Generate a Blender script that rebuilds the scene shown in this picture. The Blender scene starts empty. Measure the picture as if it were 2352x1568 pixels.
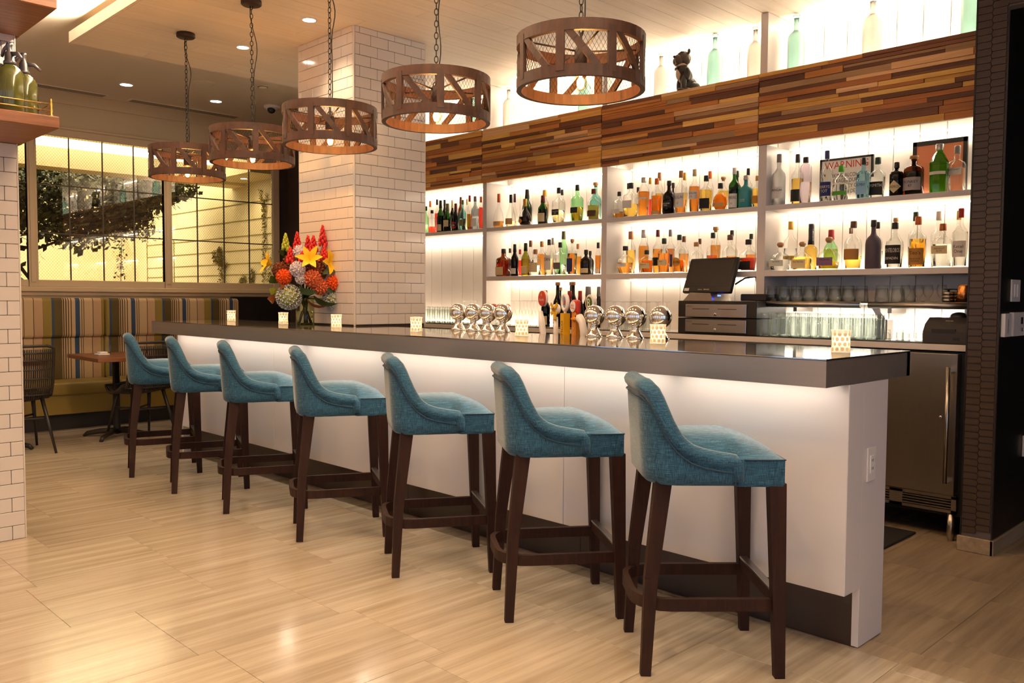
import bpy, bmesh, math, random
from mathutils import Vector, Matrix
R_ = random.Random(7)
sc = bpy.context.scene
C = sc.collection
PI = math.pi
# ------------------------------------------------------------------ camera
def rotm(yaw, pitch, roll):
    cy, sy, cp, sp = math.cos(yaw), math.sin(yaw), math.cos(pitch), math.sin(pitch)
    f = Vector((-sy*cp, cy*cp, -sp)); r = Vector((cy, sy, 0)); u = r.cross(f)
    c, s = math.cos(roll), math.sin(roll)
    return c*r + s*u, -s*r + c*u, f
_r, _u, _f = rotm(math.radians(45.405), math.radians(2.904), math.radians(.333))
cam = bpy.data.objects.new('camera', bpy.data.cameras.new('camera')); C.objects.link(cam)
cam.data.sensor_width = 36; cam.data.lens = 36*1959.6/2352; cam.data.clip_start = .05
cam.matrix_world = Matrix(((_r.x, _u.x, -_f.x, 0), (_r.y, _u.y, -_f.y, 0), (_r.z, _u.z, -_f.z, 1.27), (0, 0, 0, 1)))
sc.camera = cam
# ------------------------------------------------------------------ world and view
w = bpy.data.worlds.new('world'); sc.world = w; w.use_nodes = True
bg = w.node_tree.nodes['Background']; bg.inputs[0].default_value = (.55, .70, 1, 1); bg.inputs[1].default_value = 1.0
vs = sc.view_settings
vs.view_transform = 'Standard'; vs.look = 'None'; vs.gamma = 1; vs.use_curve_mapping = False
vs.exposure = 0.45
cy = sc.cycles
cy.use_denoising = True; cy.max_bounces = 10; cy.diffuse_bounces = 4; cy.glossy_bounces = 5
cy.transmission_bounces = 8; cy.transparent_max_bounces = 24
cy.sample_clamp_indirect = 6; cy.caustics_reflective = False; cy.caustics_refractive = False
WARM = (1, .72, .44); WARM2 = (1, .80, .58); LED = (1, .84, .64)
# ------------------------------------------------------------------ lights of the place (fixtures are built further down)
def area(name, loc, sx, sy, power, col, d=(0, 0, -1), parent=None, spread=PI):
    l = bpy.data.lights.new(name, 'AREA'); l.shape = 'RECTANGLE'; l.size = sx; l.size_y = sy
    l.energy = power; l.color = col; l.spread = spread
    o = bpy.data.objects.new(name, l); C.objects.link(o); o.location = loc
    q = Vector(d).to_track_quat('-Z', 'Y'); o.rotation_euler = q.to_euler()
    if parent: o.parent = parent
    return o
def stripx(name, x0, x1, y, z, power, col, d, wdt=.02, parent=None):
    """LED strip running along X"""
    l = bpy.data.lights.new(name, 'AREA'); l.shape = 'RECTANGLE'; l.size = abs(x1-x0); l.size_y = wdt
    l.energy = power; l.color = col
    o = bpy.data.objects.new(name, l); C.objects.link(o)
    zd = -Vector(d).normalized(); xd = Vector((1, 0, 0)); yd = zd.cross(xd)
    m = Matrix((xd, yd, zd)).transposed().to_4x4(); m.translation = ((x0+x1)/2, y, z); o.matrix_world = m
    return o
def spot(name, loc, power, col, ang=100, blend=.6, rad=.04):
    l = bpy.data.lights.new(name, 'SPOT'); l.energy = power; l.color = col; l.spot_size = math.radians(ang)
    l.spot_blend = blend; l.shadow_soft_size = rad
    o = bpy.data.objects.new(name, l); C.objects.link(o); o.location = loc
    return o
# ------------------------------------------------------------------ key dimensions
ZT, TH, YF, YB, XE, XFAR = 1.0723, .0973, 2.748, 3.476, -1.2885, -6.91
YS, YW = 5.0207, 5.3248
ZC, ZD = 3.094, 3.283
XW = -9.25
ZSL = 1.044
# ------------------------------------------------------------------ mesh helpers
class G:
    def __init__(s): s.v = []; s.f = []; s.sm = []
    def add(s, v, f, smooth=False):
        o = len(s.v); s.v += [tuple(p) for p in v]; s.f += [tuple(i+o for i in q) for q in f]; s.sm += [smooth]*len(f); return s
    def box(s, x0, x1, y0, y1, z0, z1):
        v = [(x, y, z) for x in (x0, x1) for y in (y0, y1) for z in (z0, z1)]
        return s.add(v, [(0, 1, 3, 2), (4, 6, 7, 5), (0, 4, 5, 1), (2, 3, 7, 6), (0, 2, 6, 4), (1, 5, 7, 3)])
    def bbox(s, x0, x1, y0, y1, z0, z1, b=.004, seg=1):
        bm = bmesh.new(); bmesh.ops.create_cube(bm, size=1)
        for q in bm.verts: q.co = ((x0+x1)/2+q.co.x*(x1-x0), (y0+y1)/2+q.co.y*(y1-y0), (z0+z1)/2+q.co.z*(z1-z0))
        bmesh.ops.bevel(bm, geom=bm.edges[:], offset=b, segments=seg, affect='EDGES', profile=.5)
        bm.verts.index_update()
        s.add([q.co[:] for q in bm.verts], [[q.index for q in f.verts] for f in bm.faces], seg > 1); bm.free(); return s
    def lathe(s, prof, n=20, c=(0, 0, 0), smooth=True, sq=0, caps=(1, 1)):
        """prof: (r, z) from bottom to top; sq>0 squares the section"""
        v = []; f = []
        for r, z in prof:
            for i in range(n):
                a = 2*PI*(i+.5)/n; ca, sa = math.cos(a), math.sin(a)
                if sq:
                    k = 1/(abs(ca)**sq+abs(sa)**sq)**(1/sq)
                    ca, sa = ca*k, sa*k
                v.append((c[0]+r*ca, c[1]+r*sa, c[2]+z))
        m = len(prof)
        for j in range(m-1):
            for i in range(n):
                f.append((j*n+i, j*n+(i+1) % n, (j+1)*n+(i+1) % n, (j+1)*n+i))
        s.add(v, f, smooth)
        o = len(s.v)-len(v)
        if caps[0] and prof[0][0] > 1e-5: s.f.append(tuple(o+i for i in reversed(range(n)))); s.sm.append(False)
        if caps[1] and prof[-1][0] > 1e-5: s.f.append(tuple(o+(m-1)*n+i for i in range(n))); s.sm.append(False)
        return s
    def tube(s, pts, r, n=8, closed=False, smooth=True, up=None):
        pts = [Vector(p) for p in pts]; m = len(pts); v = []; f = []
        rr = r if isinstance(r, (list, tuple)) else [r]*m
        prev = None
        for i, p in enumerate(pts):
            if closed: t = pts[(i+1) % m]-pts[i-1]
            else: t = pts[min(i+1, m-1)]-pts[max(i-1, 0)]
            t.normalize()
            if prev is None:
                a = Vector(up) if up else (Vector((0, 0, 1)) if abs(t.z) < .9 else Vector((1, 0, 0)))
                x = a.cross(t).normalized()
            else:
                x = (prev-t*prev.dot(t)).normalized()
            prev = x; y = t.cross(x)
            for k in range(n):
                a = 2*PI*k/n
                v.append(p+(x*math.cos(a)+y*math.sin(a))*rr[i])
        for i in range(m if closed else m-1):
            for k in range(n):
                j = (i+1) % m
                f.append((i*n+k, i*n+(k+1) % n, j*n+(k+1) % n, j*n+k))
        o = len(s.v); s.add(v, f, smooth)
        if not closed:
            s.f.append(tuple(o+i for i in reversed(range(n)))); s.f.append(tuple(o+(m-1)*n+i for i in range(n))); s.sm += [False, False]
        return s
    def bar(s, p0, p1, w0, h0, w1=None, h1=None, up=(0, 0, 1)):
        """tapered rectangular bar"""
        p0, p1 = Vector(p0), Vector(p1); w1 = w0 if w1 is None else w1; h1 = h0 if h1 is None else h1
        t = (p1-p0).normalized(); u = Vector(up)
        x = u.cross(t); x = x.normalized() if x.length > 1e-4 else Vector((1, 0, 0)); y = t.cross(x)
        v = []
        for p, a, b in ((p0, w0/2, h0/2), (p1, w1/2, h1/2)):
            v += [p+x*a+y*b, p-x*a+y*b, p-x*a-y*b, p+x*a-y*b]
        return s.add(v, [(3, 2, 1, 0), (4, 5, 6, 7), (0, 1, 5, 4), (1, 2, 6, 5), (2, 3, 7, 6), (3, 0, 4, 7)])
    def prism(s, poly, a0, a1, axis=2, smooth=False):
        """extrude a 2-D outline (ccw) along an axis"""
        n = len(poly)
        def pt(p, a): return (p[0], p[1], a) if axis == 2 else ((p[0], a, p[1]) if axis == 1 else (a, p[0], p[1]))
        v = [pt(p, a0) for p in poly]+[pt(p, a1) for p in poly]
        s.add(v, [(i, (i+1) % n, n+(i+1) % n, n+i) for i in range(n)], smooth)
        o = len(s.v)-2*n
        s.f += [tuple(o+i for i in reversed(range(n))), tuple(o+n+i for i in range(n))]; s.sm += [False, False]
        return s
    def sphere(s, c, r, n=16, m=10, sc_=(1, 1, 1)):
        v = [(c[0], c[1], c[2]-r*sc_[2])]
        for j in range(1, m):
            a = -PI/2+PI*j/m
            for i in range(n):
                b = 2*PI*i/n; v.append((c[0]+r*sc_[0]*math.cos(a)*math.cos(b), c[1]+r*sc_[1]*math.cos(a)*math.sin(b), c[2]+r*sc_[2]*math.sin(a)))
        v.append((c[0], c[1], c[2]+r*sc_[2])); f = []
        for i in range(n): f.append((0, 1+(i+1) % n, 1+i))
        for j in range(m-2):
            for i in range(n):
                f.append((1+j*n+i, 1+j*n+(i+1) % n, 1+(j+1)*n+(i+1) % n, 1+(j+1)*n+i))
        L = len(v)-1
        for i in range(n): f.append((L, L-n+i, L-n+(i+1) % n))
        return s.add(v, f, True)
    def xf(s, m, start=0):
        for i in range(start, len(s.v)): s.v[i] = tuple(m @ Vector(s.v[i]))
        return s
    def mesh(s, name, mat, auto=True):
        me = bpy.data.meshes.new(name); me.from_pydata(s.v, [], s.f)
        me.polygons.foreach_set('use_smooth', s.sm)
        if auto:
            bm = bmesh.new(); bm.from_mesh(me); bmesh.ops.recalc_face_normals(bm, faces=bm.faces[:]); bm.to_mesh(me); bm.free()
        if mat: me.materials.append(mat)
        return me
def obj(name, g, mat=None, parent=None, loc=None, auto=True):
    me = g.mesh(name, mat, auto) if isinstance(g, G) else g
    o = bpy.data.objects.new(name, me); C.objects.link(o)
    if loc: o.location = loc
    if parent: o.parent = parent
    return o
def tag(o, label, cat, group=None):
    o['label'] = label; o['category'] = cat
    if group: o['group'] = group
    return o
def thing(name, label, cat, loc=(0, 0, 0), rz=0, group=None):
    o = bpy.data.objects.new(name, None); C.objects.link(o); o.location = loc; o.rotation_euler = (0, 0, rz); o.empty_display_size = .05
    return tag(o, label, cat, group)
def struct(name, g, mat, label=None):
    o = obj(name, g, mat); o['kind'] = 'structure'
    if label: o['label'] = label
    return o
def sroot(name, label=None):
    o = bpy.data.objects.new(name, None); C.objects.link(o); o['kind'] = 'structure'; o.empty_display_size = .05
    if label: o['label'] = label
    return o
def dup(root, loc, rz=None, label=None, group=None):
    r = root.copy(); C.objects.link(r); r.location = loc
    if rz is not None: r.rotation_euler = (0, 0, rz)
    if label: r['label'] = label
    if group: r['group'] = group
    for ch in list(root.children):
        c = ch.copy(); C.objects.link(c); c.parent = r
        for gch in ch.children:
            d = gch.copy(); C.objects.link(d); d.parent = c
    return r
ORD = ['first', 'second', 'third', 'fourth', 'fifth', 'sixth', 'seventh', 'eighth', 'ninth', 'tenth', 'eleventh', 'twelfth', 'thirteenth', 'fourteenth', 'fifteenth', 'sixteenth', 'seventeenth', 'eighteenth', 'nineteenth', 'twentieth', 'twenty-first', 'twenty-second', 'twenty-third', 'twenty-fourth']
# ------------------------------------------------------------------ materials
def nmat(name):
    m = bpy.data.materials.new(name); m.use_nodes = True; nt = m.node_tree
    return m, nt, nt.nodes['Principled BSDF']
def col4(c): return (c[0], c[1], c[2], 1)
def srgb(r, g, b):
    f = lambda x: (x/255/12.92 if x/255 <= .04045 else ((x/255+.055)/1.055)**2.4)
    return (f(r), f(g), f(b))
def node(nt, t, **kw):
    n = nt.nodes.new(t)
    for k, v in kw.items():
        if k.startswith('i_'): n.inputs[k[2:].replace('_', ' ')].default_value = v
        else: setattr(n, k, v)
    return n
def plain(name, c, rough=.5, metal=0, var=.06, scale=8, bump=0, bscale=80, coat=0, spec=.5, stretch=(1, 1, 1), emit=0, ecol=None):
    m, nt, b = nmat(name)
    tc = node(nt, 'ShaderNodeTexCoord'); mp = node(nt, 'ShaderNodeMapping'); mp.inputs['Scale'].default_value = stretch
    nz = node(nt, 'ShaderNodeTexNoise', i_Scale=scale, i_Detail=4.0)
    mx = node(nt, 'ShaderNodeMix', data_type='RGBA')
    nt.links.new(tc.outputs['Object'], mp.inputs[0]); nt.links.new(mp.outputs[0], nz.inputs['Vector'])
    nt.links.new(nz.outputs[0], mx.inputs[0])
    mx.inputs[6].default_value = col4([min(1, max(0, x*(1-var))) for x in c]); mx.inputs[7].default_value = col4([min(1, x*(1+var)) for x in c])
    nt.links.new(mx.outputs[2], b.inputs['Base Color'])
    b.inputs['Roughness'].default_value = rough; b.inputs['Metallic'].default_value = metal
    b.inputs['Specular IOR Level'].default_value = spec
    if coat: b.inputs['Coat Weight'].default_value = coat; b.inputs['Coat Roughness'].default_value = .05
    if bump:
        n2 = node(nt, 'ShaderNodeTexNoise', i_Scale=bscale, i_Detail=3.0); bp = node(nt, 'ShaderNodeBump', i_Strength=bump, i_Distance=.01)
        nt.links.new(mp.outputs[0], n2.inputs['Vector']); nt.links.new(n2.outputs[0], bp.inputs['Height']); nt.links.new(bp.outputs[0], b.inputs['Normal'])
    if emit: b.inputs['Emission Color'].default_value = col4(ecol or c); b.inputs['Emission Strength'].default_value = emit
    return m
def grain(name, c1, c2, rough=.5, axis=0, sc1=2.5, sc2=30, coat=0, rnd=.25, hue=0, bump=.1, spec=.5):
    """long streaks along an axis, tone varies from piece to piece"""
    m, nt, b = nmat(name)
    tc = node(nt, 'ShaderNodeTexCoord'); oi = node(nt, 'ShaderNodeObjectInfo')
    add = node(nt, 'ShaderNodeVectorMath', operation='MULTIPLY_ADD')
    nt.links.new(oi.outputs['Random'], add.inputs[0]); add.inputs[1].default_value = (37, 51, 23); nt.links.new(tc.outputs['Object'], add.inputs[2])
    mp = node(nt, 'ShaderNodeMapping'); s = [sc2]*3; s[axis] = sc1; mp.inputs['Scale'].default_value = s
    nt.links.new(add.outputs[0], mp.inputs[0])
    nz = node(nt, 'ShaderNodeTexNoise', i_Scale=1.0, i_Detail=6.0, i_Roughness=.65); nt.links.new(mp.outputs[0], nz.inputs['Vector'])
    cr = node(nt, 'ShaderNodeValToRGB'); cr.color_ramp.elements[0].position = .3; cr.color_ramp.elements[1].position = .7
    cr.color_ramp.elements[0].color = col4(c1); cr.color_ramp.elements[1].color = col4(c2)
    nt.links.new(nz.outputs[0], cr.inputs[0])
    hs = node(nt, 'ShaderNodeHueSaturation'); mr = node(nt, 'ShaderNodeMapRange'); mr.inputs[3].default_value = 1-rnd; mr.inputs[4].default_value = 1+rnd
    nt.links.new(oi.outputs['Random'], mr.inputs[0]); nt.links.new(mr.outputs[0], hs.inputs['Value']); nt.links.new(cr.outputs[0], hs.inputs['Color'])
    nt.links.new(hs.outputs[0], b.inputs['Base Color']); b.inputs['Roughness'].default_value = rough; b.inputs['Specular IOR Level'].default_value = spec
    if coat: b.inputs['Coat Weight'].default_value = coat; b.inputs['Coat Roughness'].default_value = .12
    if bump:
        bp = node(nt, 'ShaderNodeBump', i_Strength=bump, i_Distance=.004); nt.links.new(nz.outputs[0], bp.inputs['Height']); nt.links.new(bp.outputs[0], b.inputs['Normal'])
    return m
def emis(name, c, s):
    m, nt, b = nmat(name); b.inputs['Base Color'].default_value = col4(c); b.inputs['Emission Color'].default_value = col4(c); b.inputs['Emission Strength'].default_value = s
    return m
def thin(name, c, refl=.06, rough=.02, edge=1.2):
    """thin-walled tinted glass: what passes through is tinted by the wall thickness along the ray"""
    m, nt, b = nmat(name); nt.nodes.remove(b); out = nt.nodes['Material Output']
    tr = node(nt, 'ShaderNodeBsdfTransparent'); gl = node(nt, 'ShaderNodeBsdfGlossy', i_Roughness=rough); mx = node(nt, 'ShaderNodeMixShader')
    lw = node(nt, 'ShaderNodeLayerWeight', i_Blend=.5); fr = node(nt, 'ShaderNodeFresnel', i_IOR=1.45)
    g = node(nt, 'ShaderNodeMix', data_type='RGBA'); pw = node(nt, 'ShaderNodeMath', operation='POWER'); pw.inputs[1].default_value = 2.5
    nt.links.new(lw.outputs['Facing'], pw.inputs[0]); nt.links.new(pw.outputs[0], g.inputs[0])
    g.inputs[6].default_value = col4(c); g.inputs[7].default_value = col4([x**(1+edge)*.80 for x in c])
    fm = node(nt, 'ShaderNodeMath', operation='MINIMUM'); fm.inputs[1].default_value = .22; nt.links.new(fr.outputs[0], fm.inputs[0])
    nt.links.new(g.outputs[2], tr.inputs[0]); nt.links.new(fm.outputs[0], mx.inputs[0]); nt.links.new(tr.outputs[0], mx.inputs[1]); nt.links.new(gl.outputs[0], mx.inputs[2])
    nt.links.new(mx.outputs[0], out.inputs[0])
    return m
def liquid(name, c, ior=1.13):
    m, nt, b = nmat(name)
    b.inputs['Base Color'].default_value = col4(c); b.inputs['Transmission Weight'].default_value = 1; b.inputs['Roughness'].default_value = .03; b.inputs['IOR'].default_value = ior
    return m
M = {}
M['tile'] = plain('white_glazed_tile', srgb(224, 217, 212), .12, var=.02, scale=3, spec=.6)
M['grout'] = plain('dark_grout', srgb(62, 50, 44), .9, var=.1, scale=40)
M['trimw'] = plain('white_tile_edge', srgb(225, 218, 212), .3)
M['wallw'] = plain('white_painted_plank', srgb(236, 229, 220), .45, var=.015, scale=4)
M['shelf'] = plain('white_lacquer_shelf', srgb(220, 212, 206), .35, var=.015)
M['barw'] = plain('white_solid_surface', srgb(220, 215, 216), .18, var=.01)
M['kick'] = plain('dark_brown_kick', srgb(52, 40, 33), .28, var=.1, scale=5)
M['zinc'] = plain('brushed_zinc', (.36, .33, .31), .42, .75, var=.08, scale=3, bump=.015, bscale=300, stretch=(1, 12, 12))
M['zinctop'] = plain('polished_zinc_top', (.52, .49, .44), .07, .9, var=.14, scale=2.2, stretch=(1, 3, 3))
M['stone'] = grain('limestone_floor', srgb(160, 142, 120), srgb(208, 194, 172), .22, axis=1, sc1=.8, sc2=22, coat=.25, rnd=.05, bump=.02, spec=.5)
M['stoned'] = grain('limestone_floor_worn', srgb(124, 106, 86), srgb(172, 152, 126), .4, axis=1, sc1=1.2, sc2=20, rnd=.08, bump=.02)
M['joint'] = plain('floor_joint', srgb(186, 158, 124), .8)
M['ceilp'] = grain('whitewashed_ceiling_plank', srgb(226, 212, 194), srgb(238, 227, 212), .6, axis=1, sc1=1.2, sc2=34, rnd=.03, bump=.03)
M['ceild'] = plain('ceiling_paint', srgb(232, 220, 200), .8, var=.01)
M['creamp'] = plain('cream_wall_paint', srgb(206, 186, 152), .6, var=.02)
M['frame'] = plain('cream_window_frame', srgb(206, 184, 150), .45, var=.02)
M['dark'] = plain('black_wall_panel', srgb(20, 16, 14), .45, var=.2)
M['hex'] = plain('dark_bronze_tile', srgb(64, 48, 38), .5, var=.25, scale=14)
M['hexg'] = plain('dark_tile_grout', srgb(92, 82, 78), .9)
M['steel'] = plain('brushed_steel', (.44, .40, .36), .28, 1, var=.06, bump=.02, bscale=200, stretch=(14, 1, 1))
M['chrome'] = plain('polished_chrome', (.86, .84, .80), .04, 1, var=.02)
M['black'] = plain('black_plastic', srgb(24, 21, 20), .45, var=.15)
M['blackm'] = plain('black_metal', srgb(30, 24, 21), .4, .3, var=.2)
M['bronze'] = plain('aged_bronze', srgb(58, 40, 30), .5, .4, var=.3, scale=20)
M['lampw'] = grain('stained_lamp_wood', srgb(46, 25, 14), srgb(78, 44, 26), .6, axis=2, sc1=14, sc2=40, rnd=.12)
M['legw'] = grain('dark_walnut_leg', srgb(30, 14, 9), srgb(48, 25, 17), .6, axis=2, sc1=6, sc2=70, rnd=.04, spec=.2)
M['shelfw'] = grain('walnut_shelf', srgb(104, 58, 30), srgb(146, 88, 50), .45, axis=1, sc1=4, sc2=50, rnd=.05)
M['tablew'] = grain('stained_table', srgb(96, 55, 28), srgb(136, 84, 46), .35, axis=1, sc1=4, sc2=40, rnd=.05)
M['brass'] = plain('polished_brass', (.8, .55, .16), .2, 1)
M['white'] = plain('white_ceramic', srgb(236, 232, 230), .3, var=.01)
M['whitep'] = plain('white_plastic', srgb(226, 222, 220), .4, var=.01)
M['rattan'] = plain('dark_rattan', srgb(26, 17, 12), .5, var=.3, scale=30)
M['olive'] = plain('olive_vinyl', srgb(126, 106, 44), .42, var=.06, scale=6)
M['rubber'] = plain('black_rubber', srgb(20, 18, 17), .8, var=.2)
M['glass'] = thin('clear_glassware', (.97, .985, .975), edge=2.0)
M['copper'] = plain('hammered_copper', (.75, .30, .09), .22, 1, var=.2, scale=60, bump=.2, bscale=60)
M['ledm'] = emis('led_diffuser', LED, 9)
# ================================================================== THE SETTING
# ---- floor: 24-inch stone tiles, grain along Y
floor = struct('floor', G().box(-14.6, 3.6, -4.2, 7.2, -.08, -.012), M['joint'])
TP = .585
full = {}
def tile_mesh(sx, sy, mt, key):
    k = (round(sx, 4), round(sy, 4), key)
    if k not in full: full[k] = G().bbox(-sx/2, sx/2, -sy/2, sy/2, -.012, 0, .0006).mesh('floor_tile', mt)
    return full[k]
def lay(x0, x1, y0, y1, ph, mt, key, gap=.0007):
    x0 += gap; x1 -= gap
    y = ph-TP*math.ceil((ph-y0)/TP)-.0
    while y < y1:
        a, b = max(y+gap, y0), min(y+TP-gap, y1)
        if b-a > .03: obj('floor_tile', tile_mesh(x1-x0, b-a, mt, key), None, floor, ((x0+x1)/2, (a+b)/2, 0))
        y += TP
PH = {0: 1.354, 1: 1.295, 2: 1.055, 3: 1.10, 4: 1.32}
for k in range(-6, 12):
    xa = -2.3-TP*k-TP; xb = -2.3-TP*k
    lay(xa, xb, -.2, 3.03 if xa > -7.1 else 5.3, PH.get(k, 1.0+.13*((k*5) % 7)), M['stone'], 'a')
struct('trim_1', G().bbox(-6.9, 1.4, 3.032, 3.158, -.012, .001, .001), M['stoned'])
for x0, x1, ph in ((-2.27, -1.69, 3.3), (-1.69, -1.105, 3.59), (-1.105, -.52, 3.36), (-.52, .065, 3.5), (.065, .65, 3.3)):
    lay(x0, x1, 3.16, 6.6, ph, M['stoned'], 'b')
# ---- ceilings
struct('ceiling', G().box(-9.3, 3.6, -4.2, 6.9, ZD, ZD+.08), M['ceild'])
cl = sroot('ceiling')
obj('ceiling_backing', G().box(-6.7, 3.5, 2.15, YW+.04, ZC+.012, ZC+.06), M['creamp'], cl)
k = 0; x = -6.72
while x < 1.8:
    x1 = x+.1497; ye = YW+.03 if x1 < -1.45 else 4.66
    cuts = [2.13, 2.13+.5+((k*37) % 100)/100*1.6, ye]
    if k % 3 == 2: cuts = [2.13, ye]
    for a, b in zip(cuts, cuts[1:]):
        obj('ceiling_plank', G().bbox(-.0737, .0737, -(b-a)/2+.001, (b-a)/2-.001, 0, .012, .0015), M['ceilp'], cl, (x+.0748, (a+b)/2, ZC))
    obj('fascia_board', G().bbox(-.0738, .0738, -.01, .01, 0, .078, .001), M['ceilp'], cl, (x+.0748, 2.12, ZC))
    x = x1; k += 1
# ---- white plank wall behind the back bar
wb = sroot('wall_back')
obj('wall_backing', G().box(-9.25, -1.30, YW+.014, YW+.12, 0, ZD), plain('groove_shadow_board', srgb(150, 104, 66), .8), wb)
x = -6.76; gx = -1.8024
xs = [gx+.1525*i for i in range(-33, 3)]
for i, x in enumerate(xs):
    a, b = x+.0020, min(x+.1525-.0020, -1.44)
    if b-a > .02: obj('wall_plank', G().bbox(-(b-a)/2, (b-a)/2, 0, .014, 0, ZC-1.0, .0015), M['wallw'], wb, ((a+b)/2, YW, 1.0))
# dark tiled stretch of the back wall, left of the column
obj('dark_tile_field', G().box(-9.25, -6.85, YW-.012, YW+.014, 0, ZD), M['hex'], wb)
# ---- dark tiled pier and doorway at the right
wr = sroot('wall_right')
XP0, XP1, YP = -1.454, -1.3134, 4.659
obj('pier_core', G().box(XP0, XP1, YP+.006, 5.5, 0, ZD), M['hexg'], wr)
obj('pier_side', G().box(XP1-.001, XP1+.006, YP+.004, 6.6, .05, 2.692).box(XP1-.06, XP1+.0, 5.4, 6.7, 0, ZD), M['dark'], wr)
obj('pier_edge', G().box(XP0-.004, XP0+.003, YP+.002, 5.3, 0, ZD), M['dark'], wr)
obj('door_header', G().box(XP1, -.2, YP+.006, YP+.2, 2.692, ZD), M['hexg'], wr)
obj('door_reveal', G().box(XP1, -.2, YP+.002, YP+.2, 2.675, 2.694), M['dark'], wr)
obj('wall_run', G().box(-.2, 3.5, YP, YP+.2, 0, ZD), M['hex'], wr)
obj('corridor_wall', G().box(-1.32, 1.0, 6.6, 6.7, 0, ZD), M['dark'], wr)
obj('corridor_side', G().box(-.2, -.1, YP+.2, 6.6, 0, ZD), M['dark'], wr)
def hexm(xa, xb, key={}):
    k = (round(xa, 4), round(xb, 4))
    if k not in key:
        h = .0158
        poly = [(max(xa, -.0335), -h), (min(xb, .0335), -h)]
        if xb > .036: poly.append((min(xb, .0385), 0))
        poly += [(min(xb, .0335), h), (max(xa, -.0335), h)]
        if xa < -.036: poly.append((max(xa, -.0385), 0))
        g = G(); n = len(poly)
        out = [(p[0], .006, p[1]) for p in poly]; inn = [(p[0]*.95, 0, p[1]*.9) for p in poly]
        g.add(out+inn, [(i, (i+1) % n, n+(i+1) % n, n+i) for i in range(n)]+[tuple(range(n, 2*n))])
        key[k] = g.mesh('hex_tile', M['hex'])
    return key[k]
for cidx in range(4):
    cx = -1.4185+.0705*cidx; z0 = .11 if cidx < 2 else 2.72
    n = int((3.08-z0)/.0345)
    for j in range(n):
        z = z0+.0345*j+(.01725 if cidx % 2 else 0)
        xa = XP0+.004-cx if cidx == 0 else -.05; xb = (XP1-.004-cx) if cidx == 1 and z < 2.69 else .05
        obj('hex_tile', hexm(max(xa, -.05), min(xb, .05)), None, wr, (cx, YP, z))
bbt = struct('baseboard_right', G().bbox(XP0-.012, XP1+.016, YP-.016, YP+.0, 0, .077, .003).bbox(XP1+.0, XP1+.018, YP-.016, 6.6, 0, .077, .003), M['stoned'])
# ---- room shell behind the viewer: right wall and a front wall with tall windows
struct('wall_right', G().box(3.5, 3.6, -4.2, 4.9, 0, .3).box(3.5, 3.6, -4.2, 4.9, 2.8, ZD).box(3.5, 3.6, -4.2, -3.4, .3, 2.8).box(3.5, 3.6, -.6, .0, .3, 2.8).box(3.5, 3.6, 2.9, 4.9, .3, 2.8), M['creamp'])
g = G(); g.box(-14.5, 3.6, -4.2, -4.1, 0, .35); g.box(-14.5, 3.6, -4.2, -4.1, 2.75, ZD)
for x in (-9.2, -6.4, -3.6, -.8, 2.0): g.box(x, x+1.1, -4.2, -4.1, .35, 2.75)
struct('wall_front', g, M['creamp'])
for i, x in enumerate((-8.1, -5.3, -2.5, .3)):
    wn = sroot('window_%d' % (i+4))
    obj('window_frame', G().box(x, x+.06, -4.18, -4.12, .35, 2.75).box(x+1.64, x+1.7, -4.18, -4.12, .35, 2.75).box(x, x+1.7, -4.18, -4.12, .35, .41).box(x, x+1.7, -4.18, -4.12, 2.69, 2.75).box(x+.82, x+.88, -4.18, -4.12, .35, 2.75), M['blackm'], wn)
# ---- left wall with the wide interior windows
g = G()
g.box(XW-.12, XW, -4.2, YW+.1, 0, 1.273); g.box(XW-.12, XW, -4.2, YW+.1, 2.90, ZD); g.box(XW-.12, XW, -4.2, 1.16, 1.273, 2.90); g.box(XW-.12, XW, 5.2, YW+.1, 1.273, 2.90)
wl = struct('wall_left', g, M['creamp'])
obj('crown_band', G().bbox(XW, XW+.018, -4.1, YW-.02, 3.17, ZD, .003), M['creamp'], wl)
obj('head_casing', G().bbox(XW, XW+.02, 1.1, 5.26, 2.845, 2.925, .004).bbox(XW, XW+.035, 1.08, 5.28, 2.915, 2.945, .006), M['frame'], wl)
obj('dark_tile_strip', G().box(XW, XW+.008, 5.2, YW, 1.27, 3.17), M['hex'], wl)
obj('dark_wainscot', G().bbox(XW, XW+.05, 4.575, YW, 0, 1.268, .004), M['dark'], wl)
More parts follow.
